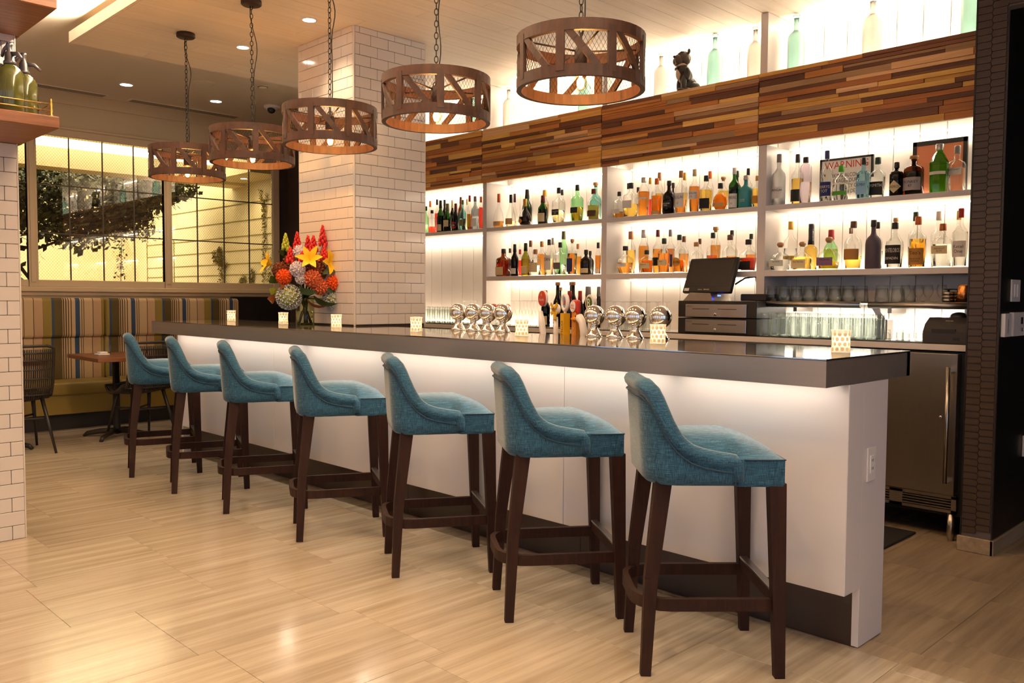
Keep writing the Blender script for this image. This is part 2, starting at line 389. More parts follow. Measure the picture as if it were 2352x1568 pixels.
def wire_glass():
    m, nt, b = nmat('wired_window_glass'); nt.nodes.remove(b); out = nt.nodes['Material Output']
    tr = node(nt, 'ShaderNodeBsdfTransparent'); tr.inputs[0].default_value = (.93, .92, .86, 1)
    gl = node(nt, 'ShaderNodeBsdfGlossy', i_Roughness=.0); mx = node(nt, 'ShaderNodeMixShader'); fr = node(nt, 'ShaderNodeFresnel', i_IOR=1.95)
    df = node(nt, 'ShaderNodeBsdfDiffuse'); df.inputs[0].default_value = (.10, .08, .045, 1); m2 = node(nt, 'ShaderNodeMixShader')
    tc = node(nt, 'ShaderNodeTexCoord'); sp = node(nt, 'ShaderNodeSeparateXYZ'); nt.links.new(tc.outputs['Object'], sp.inputs[0])
    def lin(sy, sz):
        a = node(nt, 'ShaderNodeMath', operation='MULTIPLY'); a.inputs[1].default_value = sy; nt.links.new(sp.outputs[1], a.inputs[0])
        b2 = node(nt, 'ShaderNodeMath', operation='MULTIPLY_ADD'); b2.inputs[1].default_value = sz; nt.links.new(sp.outputs[2], b2.inputs[0]); nt.links.new(a.outputs[0], b2.inputs[2])
        f = node(nt, 'ShaderNodeMath', operation='FRACT'); nt.links.new(b2.outputs[0], f.inputs[0])
        c = node(nt, 'ShaderNodeMath', operation='LESS_THAN'); c.inputs[1].default_value = .075; nt.links.new(f.outputs[0], c.inputs[0]); return c
    c1, c2 = lin(36, 30), lin(-36, 30)
    mxm = node(nt, 'ShaderNodeMath', operation='MAXIMUM'); nt.links.new(c1.outputs[0], mxm.inputs[0]); nt.links.new(c2.outputs[0], mxm.inputs[1])
    sc2 = node(nt, 'ShaderNodeMath', operation='MULTIPLY'); sc2.inputs[1].default_value = .5; nt.links.new(mxm.outputs[0], sc2.inputs[0])
    nt.links.new(sc2.outputs[0], m2.inputs[0]); nt.links.new(tr.outputs[0], m2.inputs[1]); nt.links.new(df.outputs[0], m2.inputs[2])
    nt.links.new(fr.outputs[0], mx.inputs[0]); nt.links.new(m2.outputs[0], mx.inputs[1]); nt.links.new(gl.outputs[0], mx.inputs[2]); nt.links.new(mx.outputs[0], out.inputs[0])
    return m
M['wire'] = wire_glass()
M['lead'] = plain('leaded_muntin', srgb(92, 80, 66), .35, .6)
ZG0, ZG1 = 1.424, 2.845
def win(i, y0, y1, cuts, ml, mr):
    wn = sroot('window_%d' % i)
    g = G().bbox(XW-.03, XW+.022, y0-ml, y0, 1.357, 2.845, .004).bbox(XW-.03, XW+.022, y1, y1+mr, 1.357, 2.845, .004)
    g.bbox(XW-.03, XW+.02, y0-ml, y1+mr, 1.357, ZG0, .004)
    g.bbox(XW+.018, XW+.03, y0-ml+.02, y0-.022, 1.40, 2.845, .003)
    obj('window_frame', g, M['frame'], wn)
    ys = [y0]+cuts+[y1]; zs = [ZG0, 1.886, 2.362, ZG1]
    for a, b in zip(ys, ys[1:]):
        for c, d in zip(zs, zs[1:]):
            obj('pane', G().box(-.002, .002, -(b-a)/2, (b-a)/2, -(d-c)/2, (d-c)/2), M['wire'], wn, (XW-.006, (a+b)/2, (c+d)/2))
    for c in cuts: obj('muntin', G().bbox(XW-.012, XW+.003, c-.006, c+.006, ZG0, ZG1, .002), M['lead'], wn)
    for z in zs[1:3]: obj('muntin', G().bbox(XW-.011, XW+.002, y0, y1, z-.006, z+.006, .002), M['lead'], wn)
win(1, 1.26, 2.493, [1.568, 1.876, 2.184], .09, 0)
win(2, 2.581, 3.822, [2.882, 3.201, 3.514], .088, 0)
win(3, 3.907, 5.116, [4.2, 4.512, 4.82], .085, .084)
sl = struct('trim_2', G().bbox(XW-.02, XW+.045, 1.1, 5.22, 1.307, 1.357, .006).bbox(XW-.02, XW+.02, 1.1, 5.22, 1.268, 1.307, .004), M['frame'])
# ---- the lit garden room beyond the windows
M['garden'] = plain('pale_garden_wall', srgb(240, 226, 184), .8, var=.02)
struct('wall_garden_side', G().box(-14.5, XW-.12, 5.36, 5.46, 0, 3.3), M['garden'])
struct('wall_garden_far', G().box(-14.6, -14.5, -4.1, 5.46, 0, 3.3), M['garden'])
struct('ceiling', G().box(-14.5, XW-.1, -4.1, 5.36, 3.3, 3.38), M['garden'])
struct('ceiling_soffit', G().box(-10.75, -10.4, -2, 5.36, 2.70, 2.92).box(-10.4, XW-.12, 4.9, 5.36, 2.735, 2.92), M['garden'])
# ================================================================== LIGHT FITTINGS
def downlight(x, y, z, label, power=38, ang=115, r=.055, vis=True):
    t = thing('downlight', label, 'downlight', (x, y, z), group='recessed downlights')
    g = G().lathe([(r*1.25, -.004), (r*1.25, 0)], 20); obj('trim_ring', G().lathe([(r*1.0, -.002), (r*1.0, -.006), (r*1.28, -.005), (r*1.3, .0)], 20, caps=(0, 0)), M['whitep'], t)
    obj('lens', G().lathe([(r*.98, -.004), (r*.98, .0)], 20), emis_dl, t)
    s = spot('downlight_beam', (0, 0, -.02), power, WARM, ang, .75, .045); s.parent = t
    return t
emis_dl = emis('downlight_lens', (1, .86, .66), 22)
downlight(-8.467, 3.162, ZD, 'recessed downlight in plain ceiling above the tables, left of the first pendant', 30)
downlight(-8.505, 4.075, ZD, 'recessed downlight in plain ceiling, beside the dome camera', 30)
downlight(-5.911, 3.044, ZC, 'recessed downlight in plank ceiling beside the second pendant cord', 26, r=.042)
downlight(-5.019, 3.055, ZC, 'recessed downlight in plank ceiling nearest the tiled column', 26, r=.042)
names = ['far left', 'left', 'middle', 'right', 'far right']
for j, y in enumerate((.95, -.7, -2.4)):  # unseen downlights added as fill to brighten the floor and room
    for i, x in enumerate((-7.2, -6.0, -2.9, -1.4, .1)):
        downlight(x, y, ZD, 'added fill downlight in plain ceiling, %s of the %s row towards the front windows' % (names[i], ORD[j]), (16 if i < 2 else 32, 22, 20)[j])
for i, x in enumerate((-4.12, -3.22, -2.33)):
    downlight(x, 3.05, ZC, 'recessed downlight in plank ceiling above the bar, %s from the column' % ORD[i], 22, r=.042)
# cove strip on top of the plank ceiling edge
cv = thing('cove_light', 'hidden light strip along the top edge of the plank ceiling', 'light strip', (-2.6, 2.2, ZC+.07))
obj('strip_housing', G().box(-3.7, 3.7, -.03, .03, 0, .012), M['whitep'], cv)
stripx('cove_glow', -6.6, 1.1, 2.10, ZC+.085, 420, WARM2, (0, -1, .8), .03)
gd = thing('cove_light', 'bright light strip above the soffit in the garden room', 'light strip', (-10.6, 2.4, 2.93))
obj('strip_lens', G().box(-.14, .16, -2.6, 2.9, .0, .10), emis('garden_strip', (1, .93, .70), 5.0), gd)
area('garden_light', (-11.8, 3.2, 3.28), 3.6, 3.0, 270, (1, .90, .70), (0, 0, -1))
gdl = thing('downlight', 'small round downlight in the garden room ceiling', 'downlight', (-9.95, 5.12, 2.735))
obj('lens', G().lathe([(.04, -.004), (.04, .0)], 18), emis_dl, gdl)
obj('trim_ring', G().lathe([(.041, -.005), (.052, -.004), (.053, .0)], 18, caps=(0, 0)), M['whitep'], gdl)
s_ = spot('downlight_beam', (0, 0, -.02), 12, WARM, 120, .7, .04); s_.parent = gdl
# ================================================================== TILED COLUMN AND PILLAR
def tiled(name, core, faces, label, zlo, rows, z0, trims):
    t = sroot(name, label)
    obj('column_core', core, M['grout'], t)
    d, L, cache = .073, .146, {}
    def tm(wd, ht):
        k = (round(wd, 3), round(ht, 3))
        if k not in cache: cache[k] = G().bbox(-wd/2, wd/2, -.007, .006, -ht/2, ht/2, .0018).mesh('tile', M['tile'])
        return cache[k]
    for (org, dirv, nrm, width, ph) in faces:
        ang = math.atan2(dirv[1], dirv[0])
        for r in range(rows[0], rows[1]):
            za = z0+r*d; zb = za+d
            zb = min(zb, rows[2]); za = max(za, zlo)
            if zb-za < .01: continue
            s = -ph[r % 2]
            while s < width:
                a, b = max(s, 0), min(s+L, width)
                if b-a > .008:
                    m = (a+b)/2; o = obj('tile', tm(b-a-.0026, zb-za-.0026), None, t, (org[0]+dirv[0]*m+nrm[0]*-.006, org[1]+dirv[1]*m+nrm[1]*-.006, (za+zb)/2))
                    o.rotation_euler = (0, 0, ang)
                s += L
    for g in trims: obj('edge_trim', g, M['trimw'], t)
    return t
CX0, CX1, CY0, CY1 = -5.607, -4.898, 3.319, 3.937
tiled('column_tiled', G().box(CX0+.008, CX1-.008, CY0+.008, CY1-.008, 0, ZC+.01),
      [((CX0+.004, CY0), (1, 0), (0, -1), CX1-CX0-.016, (.10, .027)), ((CX1, CY0+.012), (0, 1), (1, 0), CY1-CY0-.016, (.018, .109))],
      'square column clad in white subway tiles behind the bar', ZT+.001, (0, 28, ZC), ZT+.0091, [G().bbox(CX1-.012, CX1+.001, CY0-.001, CY0+.012, ZT, ZC, .003), G().bbox(CX1-.006, CX1+.001, CY1-.006, CY1+.001, ZT, ZC, .002), G().bbox(CX0-.001, CX0+.004, CY0-.001, CY0+.006, ZT, ZC, .002)])
PX, PY = -4.9355, 1.2946
tiled('pillar_tiled', G().box(PX-.55, PX-.008, PY-.62, PY-.006, 0, ZD),
      [((PX, PY-.62), (0, 1), (1, 0), .614, (.029, .102))], 'white subway tiled pillar carrying the wooden shelves', 0, (0, 45, ZD), 0.0,
      [G().bbox(PX-.006, PX+.001, PY-.006, PY+.001, 0, ZD, .002)])
# ================================================================== THE BAR
bar = thing('bar_counter', 'long white bar with a brushed metal top and lit front', 'bar', (-4.1, 3.1, 0))
def bp(name, g, m): 
    for i, v in enumerate(g.v): g.v[i] = (v[0]+4.1, v[1]-3.1, v[2])
    return obj(name, g, m, bar)
g = G(); pl = [(XFAR, YF), (XE, YF), (XE, YB), (CX1+.003, YB), (CX1+.003, CY0-.004), (CX0-.003, CY0-.004), (CX0-.003, YB), (XFAR, YB)]
g.prism(pl, ZT-.006, ZT, 2)
top = bp('counter_top', g, M['zinctop'])
def skirt():
    g = G(); o = [(XFAR, YF), (XE, YF), (XE, YB), (XFAR, YB)]; n_ = [(XFAR+.03, YF+.03), (XE-.03, YF+.03), (XE-.03, YB-.03), (XFAR+.03, YB-.03)]
    v = [(p[0], p[1], z) for z in (ZT-TH, ZT-.004) for p in o]+[(p[0], p[1], z) for z in (ZT-TH, ZT-.05) for p in n_]
    for i in range(4):
        j = (i+1) % 4
        if i == 2: continue
        g.add([v[i], v[j], v[4+j], v[4+i]], [(0, 1, 2, 3)]); g.add([v[8+i], v[8+j], v[j], v[i]], [(0, 1, 2, 3)]); g.add([v[12+i], v[12+j], v[8+j], v[8+i]], [(0, 1, 2, 3)])
    for a, b in ((XFAR, CX0-.003), (CX1+.003, XE)): g.box(a, b, YB-.03, YB, ZT-TH, ZT-.006)
    return g
bp('counter_edge', skirt(), M['zinc'])
bp('counter_underside', G().box(XFAR+.03, XE-.03, YF+.03, YB-.03, ZT-.05, ZT-.006), M['barw'])
xs = [-1.2834, -2.62, -3.95, -5.28, -6.83]
for a, b in zip(xs[1:], xs): bp('front_panel', G().bbox(a+.0012, b-.0012 if b != -1.2834 else b, 2.922, 3.03, .222, ZT-TH-.001, .002), M['barw'])
for a, b in zip(xs[1:], xs): bp('kick_panel', G().bbox(a+.001, b-.012 if b == -1.2834 else b-.001, 3.0465, 3.07, 0, .225, .001), M['kick'])
bp('end_panel', G().bbox(-1.31, -1.2834, 3.046, 3.256, .004, ZT-TH-.001, .001), M['barw'])
bp('end_return', G().box(-1.40, -1.2836, 3.028, 3.048, .224, ZT-TH-.001), M['barw'])
bp('back_panel', G().box(-6.83, -1.31, 3.235, 3.256, .0, ZT-.05), M['steel'])
bp('far_panel', G().box(-6.83, -6.81, 2.95, 3.256, .0, ZT-.05), M['barw'])
for x in (-5.97, -4.86, -3.98, -3.03, -2.0):
    bp('bracket', G().bbox(x-.03, x+.03, YF+.05, 2.922, ZT-.085, ZT-.05, .003), M['trimw'])
bx = [-6.80, -6.0, -5.94, -4.89, -4.83, -4.01, -3.95, -3.06, -3.0, -2.03, -1.97, -1.32]
for a, b in zip(bx[::2], bx[1::2]):
    bp('light_strip', G().box(a, b, YF+.10, YF+.12, ZT-.056, ZT-.05), M['ledm'])
    stripx('bar_glow', a, b, YF+.11, ZT-.058, 3.8*(b-a), LED, (0, -.9, -1), .022)
ot = thing('power_outlet', 'white double power outlet on the end of the bar', 'outlet', (-1.2834, 3.112, .672))
obj('plate', G().bbox(0, .006, -.036, .036, -.062, .062, .002), M['whitep'], ot)
obj('socket', G().bbox(.005, .009, -.016, .016, -.033, .033, .001), M['white'], ot)
obj('slot', G().box(.0088, .0094, -.007, -.004, .01, .02).box(.0088, .0094, .004, .007, .01, .02).box(.0088, .0094, -.007, -.004, -.02, -.01).box(.0088, .0094, .004, .007, -.02, -.01), M['black'], ot)
# ================================================================== BACK BAR
DV = [(-6.80, -6.75), (-5.4618, -5.4126), (-4.1383, -4.0878), (-2.8414, -2.7827), (-1.50, -1.455)]
bb = thing('back_bar_shelving', 'white built-in back bar shelving with lit open bays', 'shelving', (-3.9, 5.1, ZSL))
def sp(name, g, m):
    for i, v in enumerate(g.v): g.v[i] = (v[0]+3.9, v[1]-5.1, v[2]-ZSL)
    return obj(name, g, m, bb)
for a, b in DV:
    sp('divider', G().bbox(a, b, YS, YW-.001, ZSL, 2.2586, .0015), M['shelf'])
    sp('upper_divider', G().bbox(a, b-.008, YS, YW-.001, 2.7095, ZC-.002, .0015), M['shelf'])
BAY = [(DV[i][1], DV[i+1][0]) for i in range(4)]
SH, SL, STH = 1.8714, 1.4551, .035
for i, (a, b) in enumerate(BAY):
    sp('shelf_board', G().bbox(a, b, YS, YW-.001, SH-.031, SH, .0015), M['shelf'])
    if i: sp('shelf_board', G().bbox(a, b, YS, YW-.001, SL-.036, SL, .0015), M['shelf'])
sp('top_board', G().box(DV[0][0], DV[-1][1], YS+.021, YW-.001, 2.665, 2.7085), M['shelf'])
sp('panel_backing', G().box(DV[0][0], DV[-1][1], YS+.02, YS+.04, 2.262, 2.68), M['shelf'])
# LED strips of the bays
def led(i, z, up, power, y=YW-.035, col=LED, nm='light_strip'):
    a, b = BAY[i]
    sp(nm, G().box(a+.02, b-.02, y-.008, y+.008, z-.004, z+.004), M['ledm'])
    stripx('shelf_glow', a+.03, b-.03, y, z+(.006 if up else -.006), power*.19*(b-a), col, (0, -.15, 1) if up else (0, -.12, -1), .016)
for i in range(4):
    led(i, 2.255, False, 6.5)                      # under the wood panel
    led(i, SH+.006, True, 2.6)
    if i:
        led(i, SH-.037, False, 4.5)
        led(i, SL+.006, True, 3.4)
    led(i, 2.716, True, 20.0)
    led(i, ZC-.012, False, 9.0)
led(0, SH-.037, False, 7); led(0, ZSL+.008, True, 4)
led(1, SL-.042, False, 2.2); led(1, ZSL+.008, True, 3)
led(2, SL-.042, False, 1.6)
# ---- slab and cabinets under it
bs = thing('back_counter', 'white back counter slab with dark rubber edge under the shelving', 'counter', (-3.9, 5.0, 0))
def bsp(name, g, m):
    for i, v in enumerate(g.v): g.v[i] = (v[0]+3.9, v[1]-5.0, v[2])
    return obj(name, g, m, bs)
bsp('slab', G().bbox(-6.8, -1.457, 4.77, YW-.002, ZSL-.037, ZSL-.004, .002), M['shelf'])
bsp('bar_mat', G().bbox(-6.8, -1.459, 4.785, 4.90, ZSL-.004, ZSL, .001), M['rubber'])
bsp('slab_top', G().box(-6.8, -1.459, 4.90, YW-.003, ZSL-.005, ZSL), M['shelf'])
bsp('cabinet', G().bbox(-6.8, -2.15, 4.82, YW-.003, .1, ZSL-.038, .003), M['steel'])
bsp('cabinet_kick', G().box(-6.8, -2.15, 4.9, YW-.003, .0, .1), M['black'])
# ---- fridge
fr = thing('bar_fridge', 'stainless steel under-counter fridge with a long bar handle', 'fridge', (-1.83, 5.0, 0))
def fp(name, g, m, par=None):
    for i, v in enumerate(g.v): g.v[i] = (v[0]+1.83, v[1]-5.0, v[2])
    return obj(name, g, m, par or fr)
fp('cabinet', G().box(-2.13, -1.50, 4.81, 5.3, .13, .998), M['black'])
dr = fp('door', G().bbox(-2.125, -1.522, 4.762, 4.808, .245, .992, .004), M['steel'])
fp('handle', G().tube([(-1.556, 4.72, .315), (-1.556, 4.72, .925)], .011, 12).bar((-1.556, 4.72, .33), (-1.556, 4.765, .33), .02, .02).bar((-1.556, 4.72, .91), (-1.556, 4.765, .91), .02, .02), M['steel'], dr)
fp('lock', G().lathe([(.009, 0), (.009, .004), (.004, .005)], 14).xf(Matrix.Translation((-1.60, 4.762, .655)) @ Matrix.Rotation(PI/2, 4, 'X')), M['chrome'], dr)
fp('grille_frame', G().box(-2.125, -1.515, 4.775, 4.80, .15, .166).box(-2.125, -1.515, 4.775, 4.80, .225, .242).box(-1.54, -1.515, 4.775, 4.8, .15, .24).box(-1.86, -1.79, 4.775, 4.8, .15, .24), M['steel'])
for j in range(4): fp('grille_slat', G().bar((-2.12, 4.785, .173+j*.0145), (-1.54, 4.785, .173+j*.0145), .018, .006), M['steel'])
for x in (-1.545, -2.09): fp('leg', G().lathe([(.014, 0), (.016, .02), (.02, .03), (.02, .15)], 14, (x, 4.80, 0)), M['steel'])
mt = tag(obj('floor_mat', G().bbox(-2.6, -1.72, 4.28, 4.80, 0, .012, .004), M['rubber']), 'black rubber floor mat in front of the fridge', 'mat')
# ================================================================== RECLAIMED WOOD PANELS
WOODS = [grain('reclaimed_wood_%d' % i, srgb(*a), srgb(*b), .5, axis=0, sc1=3, sc2=60, rnd=.12, bump=.15) for i, (a, b) in enumerate([
    ((190, 134, 56), (226, 174, 88)), ((204, 156, 104), (232, 192, 142)), ((84, 48, 30), (118, 70, 42)), ((156, 92, 42), (188, 122, 62)),
    ((150, 114, 76), (182, 146, 102)), ((212, 162, 74), (240, 198, 112)), ((108, 64, 40), (142, 90, 58)), ((184, 114, 48), (214, 144, 72))])]
wcache = {}
def strip(t, wd, ht, dp, loc, mi):
    g = G().bbox(-wd/2, wd/2, -dp, 0, -ht/2, ht/2, .0012)
    obj('wood_strip', g, WOODS[mi], t, loc)
PLAB = ['reclaimed wood cladding panel partly hidden by the tiled column', 'reclaimed wood cladding panel with orange pieces, second from the column', 'reclaimed wood cladding panel under the bulldog figurine', 'reclaimed wood cladding panel beside the dark tiled pier']
EDG = [(-6.78, -5.4632), (-5.4605, -4.1395), (-4.137, -2.8425), (-2.8395, -1.455)]
for i, (a, b) in enumerate(EDG):
    rr = random.Random(21+i)
    t = thing('wood_panel', PLAB[i], 'wood panel', ((a+b)/2, YS, 2.2586), group='wood strip panels above the shelves')
    obj('panel_board', G().box(-(b-a)/2, (b-a)/2, .0, .02, .0, .448), M['kick'], t)
    z = 0.0; H = .4509; last = -1
    rows = []
    while z < H-.012:
        h = rr.choice((.022, .028, .034, .038, .044)); 
        if z+h > H-.016: h = H-z
        rows.append((z, h)); z += h
    for ri, (z, h) in enumerate(rows):
        x = a; 
        while x < b-.001:
            wd = rr.choice((.18, .28, .38, .5, .62, .8))*(.85+.3*rr.random())
            if x+wd > b-.10: wd = b-x
            mi = rr.choices(range(8), (5, 3, 4, 5, 2.5, 4, 3.5, 4))[0]
            while mi == last: mi = rr.randrange(8)
            last = mi
            if i == 3 and ri == len(rows)-2: mi = 6 if x < -1.75 else 5
            dp = rr.choice((.010, .014, .018))
            if h > .033 and rr.random() < .3:
                hh = h*rr.choice((.4, .55)); m2 = rr.randrange(8)
                strip(t, wd-.0012, hh-.001, dp, (x+wd/2-(a+b)/2, 0, z+hh/2), mi); strip(t, wd-.0012, h-hh-.001, rr.choice((.010, .014, .018)), (x+wd/2-(a+b)/2, 0, z+hh+(h-hh)/2), m2)
            else: strip(t, wd-.0012, h-.001, dp, (x+wd/2-(a+b)/2, 0, z+h/2), mi)
            x += wd
# ================================================================== BAR STOOLS
def fabric(name, c1, c2, c3):
    m, nt, b = nmat(name)
    tc = node(nt, 'ShaderNodeTexCoord')
    def nz(scale, st):
        mp = node(nt, 'ShaderNodeMapping'); mp.inputs['Scale'].default_value = st; nt.links.new(tc.outputs['Object'], mp.inputs[0])
        n = node(nt, 'ShaderNodeTexNoise', i_Scale=scale, i_Detail=3.0); nt.links.new(mp.outputs[0], n.inputs['Vector']); return n
    a, c = nz(26, (1, 1, 34)), nz(40, (16, 16, 1))
    mx = node(nt, 'ShaderNodeMath', operation='MULTIPLY'); nt.links.new(a.outputs[0], mx.inputs[0]); nt.links.new(c.outputs[0], mx.inputs[1])
    cr = node(nt, 'ShaderNodeValToRGB'); e = cr.color_ramp.elements; e[0].position = .14; e[1].position = .40; e[0].color = col4(c1); e[1].color = col4(c3)
    k = e.new(.26); k.color = col4(c2)
    nt.links.new(mx.outputs[0], cr.inputs[0]); nt.links.new(cr.outputs[0], b.inputs['Base Color']); b.inputs['Roughness'].default_value = .75
    b.inputs['Sheen Weight'].default_value = .35; b.inputs['Sheen Roughness'].default_value = .4; b.inputs['Specular IOR Level'].default_value = .25
    bp_ = node(nt, 'ShaderNodeBump', i_Strength=.25, i_Distance=.002); nt.links.new(mx.outputs[0], bp_.inputs['Height']); nt.links.new(bp_.outputs[0], b.inputs['Normal'])
    return m
M['teal'] = fabric('teal_woven_fabric', srgb(15, 37, 54), srgb(31, 76, 104), srgb(66, 116, 146))
M['piping'] = plain('teal_piping', srgb(18, 50, 72), .7)
def interp(tab, x):
    if x <= tab[0][0]: return tab[0][1]
    for (a, b), (c, d) in zip(tab, tab[1:]):
        if x <= c: return b+(d-b)*(x-a)/(c-a)
    return tab[-1][1]
RIM = [(-.10, .998), (-.02, .996), (.0, .985), (.015, .955), (.034, .908), (.056, .860), (.09, .816), (.13, .786), (.174, .770), (.23, .759), (.29, .751)]
def stool_path():
    pts = []; W, RB, R2 = .228, -.010, .115
    for i in range(15): pts.append((.285-(.285-(RB+R2))*i/14, -W, 0, -1))
    for i in range(1, 10):
        a = PI/2*i/10; pts.append((RB+R2-R2*math.sin(a), -W+R2-R2*math.cos(a), -math.sin(a), -math.cos(a)))
    for i in range(0, 9): 
        v = -W+R2+(2*(W-R2))*i/8; pts.append((RB, v, -1, 0))
    n = len(pts)
    mir = [(p[0], -p[1], p[2], -p[3]) for p in reversed(pts[:24])]
    return pts+mir
def build_stool():
    t = thing('bar_stool', 'teal bar stool', 'bar stool', (0, 0, 0), 0, 'teal bar stools along the bar')
    P = stool_path(); g = G(); rows = []; pip = []; rol = []
    for (u, v, nu, nv) in P:
        rear = max(0, min(1, (.12-u)/.19)); H = interp(RIM, u-.012*max(0, min(1, (.1-u)/.12)) if u < .1 else u)
        if u <= .0: H = .998
        def q(d, z): 
            lean = .034*((z-.65)/.36)*rear
            return (u-nu*d-lean, v-nv*d*1.0, z)
        top = H
        prof = [(.012, .652), (.0, .664), (-.002, .70), (-.001, max(.71, top-.075)), (.0, top-.045), (-.009, top-.034), (-.012, top-.018), (-.004, top-.004), (.014, top+.002), (.034, top-.006), (.046, top-.024), (.048, max(.74, top-.06)), (.052, (top+.72)/2), (.05, .725)]
        rows.append([q(*c) for c in prof]); pip.append(q(-.004, top-.056)); rol.append(q(.019, top-.022))
    n = len(rows[0])
    v = [p for r in rows for p in r]
    f = [(i*n+j, i*n+j+1, (i+1)*n+j+1, (i+1)*n+j) for i in range(len(rows)-1) for j in range(n-1)]
    L = len(rows)-1
    f += [tuple(range(n)), tuple(L*n+j for j in reversed(range(n)))]
    g.add(v, f, True)
    obj('backrest', g, M['teal'], t)
    g = G()
    e0 = pip[0]; e1 = pip[-1]; dn = lambda e: [(e[0]-.006, e[1], .655), (e[0]-.006, e[1], e[2]-.012)]
    g.tube(dn(e0)+[p for p in pip[1:-1]]+list(reversed(dn(e1))), .0032, 6)
    obj('piping', g, M['piping'], t)
    rl_ = [(rol[0][0]+.002, rol[0][1], .668), (rol[0][0]+.003, rol[0][1], .70), (rol[0][0]+.001, rol[0][1], rol[0][2]-.012)]
    rr_ = [(p[0], -p[1], p[2]) for p in reversed(rl_)]
    obj('rolled_edge', G().tube(rl_+rol[1:-1]+rr_, .0285, 12), M['teal'], t)
    # seat cushion with a domed top
    g = G(); nu_, nv_ = 22, 18; top = []
    def halfw(u): return interp([(.0, .14), (.06, .178), (.12, .186), (.27, .188), (.292, .226), (.5, .228)], u)
    for i in range(nu_+1):
        u = .022+.422*i/nu_
        for j in range(nv_+1):
            s = -1+2*j/nv_; w_ = halfw(u)
            s2 = math.copysign(abs(s)**.8, s)
            fr = max(0, min(1, (.444-u)/.15)); dome = .074*(1-abs(s)**3.2)*(fr**.55)*(.86+.14*math.cos((u-.25)*6))
            tuft = .010*math.exp(-((u-.285)**2+(s*w_-.0)**2*.15)/.0009)
            top.append((u, s*w_, .742+dome-(tuft if abs(s) > .55 else tuft*.6)))
    m = nv_+1
    vv = top+[(p[0], p[1], .7) for p in top]
    ff = [(i*m+j, i*m+j+1, (i+1)*m+j+1, (i+1)*m+j) for i in range(nu_) for j in range(nv_)]
    g.add(vv[:len(top)], ff, True)
    # side apron
    per = [(i, 0) for i in range(nu_+1)]+[(nu_, j) for j in range(1, nv_+1)]+[(i, nv_) for i in range(nu_-1, -1, -1)]+[(0, j) for j in range(nv_-1, 0, -1)]
    k = len(per); a = []
    for zf in (1, .55, .12, 0):
        for (i, j) in per:
            p = top[i*m+j]; ins = .006 if zf == 0 else (0 if zf < 1 else .0); 
            a.append((p[0]-(ins if p[0] > .4 else 0), p[1]*(1-ins*3), p[2] if zf == 1 else .65+.088*zf))
    g.add(a, [(r*k+i, r*k+(i+1) % k, (r+1)*k+(i+1) % k, (r+1)*k+i) for r in range(3) for i in range(k)]+[tuple(3*k+i for i in range(k))], False)
    seat = obj('seat', g, M['teal'], t)
    obj('seat_piping', G().tube([(top[i*m+j][0]+(.001 if i == nu_ else 0), top[i*m+j][1]*1.003, top[i*m+j][2]-.001) for i, j in per if i >= 15 and (j in (0, nv_) or i == nu_)], .0028, 6), M['piping'], seat)
    for (u, v_, z) in ((.018, -.08, .92), (.018, .08, .92), (.022, 0, .86), (.03, -.11, .83), (.03, .11, .83)):
        obj('button', G().sphere((u, v_, z), .010, 10, 6, (.6, 1, 1)), M['piping'], t)
    for s in (-1, 1):
        g = G().bar((-.004, s*.19, 0), (.012, s*.178, .33), .030, .034, .038, .044, up=(1, 0, 0)).bar((.012, s*.178, .33), (.05, s*.166, .66), .038, .044, .050, .056, up=(1, 0, 0))
        obj('leg', g, M['legw'], t)
        g = G().bar((.444, s*.208, 0), (.424, s*.20, .66), .032, .034, .048, .056, up=(1, 0, 0)); obj('leg', g, M['legw'], t)
    # wooden foot ring round the sides and rear
    g = G(); pts = [(.42, -.196)]+[(.10-.10*0, -.196)]
    ring = [(.425, -.192), (.08, -.192)]+[(.08-.115*math.sin(a), -.192+.115*(1-math.cos(a))) for a in (PI/10, PI/5, 3*PI/10, 2*PI/5, PI/2)]
    ring = ring+[(p[0], -p[1]) for p in reversed(ring)]
    o = [Vector((p[0], p[1], 0)) for p in ring]; vv = []
    for i, p in enumerate(o):
        tng = (o[min(i+1, len(o)-1)]-o[max(i-1, 0)]).normalized(); nn = Vector((tng.y, -tng.x, 0))
        for d, z in ((.011, .222), (.011, .264), (-.011, .264), (-.011, .222)): vv.append((p.x+nn.x*d, p.y+nn.y*d, z))
    ff = [(i*4+a, i*4+(a+1) % 4, (i+1)*4+(a+1) % 4, (i+1)*4+a) for i in range(len(o)-1) for a in range(4)]
    g.add(vv, ff+[(0, 1, 2, 3), tuple(len(vv)-4+q for q in (3, 2, 1, 0))])
    obj('foot_ring', g, M['legw'], t)
    fb = obj('front_footrest', G().bbox(.418, .442, -.19, .19, .245, .285, .002), M['legw'], t)
    obj('kick_plate', G().bbox(.416, .444, -.185, .185, .286, .295, .001).bbox(.4425, .448, -.185, .185, .27, .29, .001), M['steel'], fb)
    return t
st0 = build_stool()
AB = [((-1.69, 2.314), (-1.381, 2.636)), ((-2.349, 2.313), (-2.086, 2.674)), ((-3.087, 2.313), (-2.858, 2.69)), ((-3.889, 2.296), (-3.68, 2.69)), ((-4.69, 2.285), (-4.502, 2.692)), ((-5.399, 2.279), (-5.235, 2.694)), ((-6.086, 2.269), (-5.94, 2.69))]
SLAB = ['teal bar stool nearest the outlet end of the bar', 'teal bar stool second from the outlet end of the bar', 'teal bar stool third from the outlet end of the bar', 'teal bar stool in the middle of the row of seven', 'teal bar stool third from the striped banquette', 'teal bar stool second from the striped banquette', 'teal bar stool nearest the striped banquette']
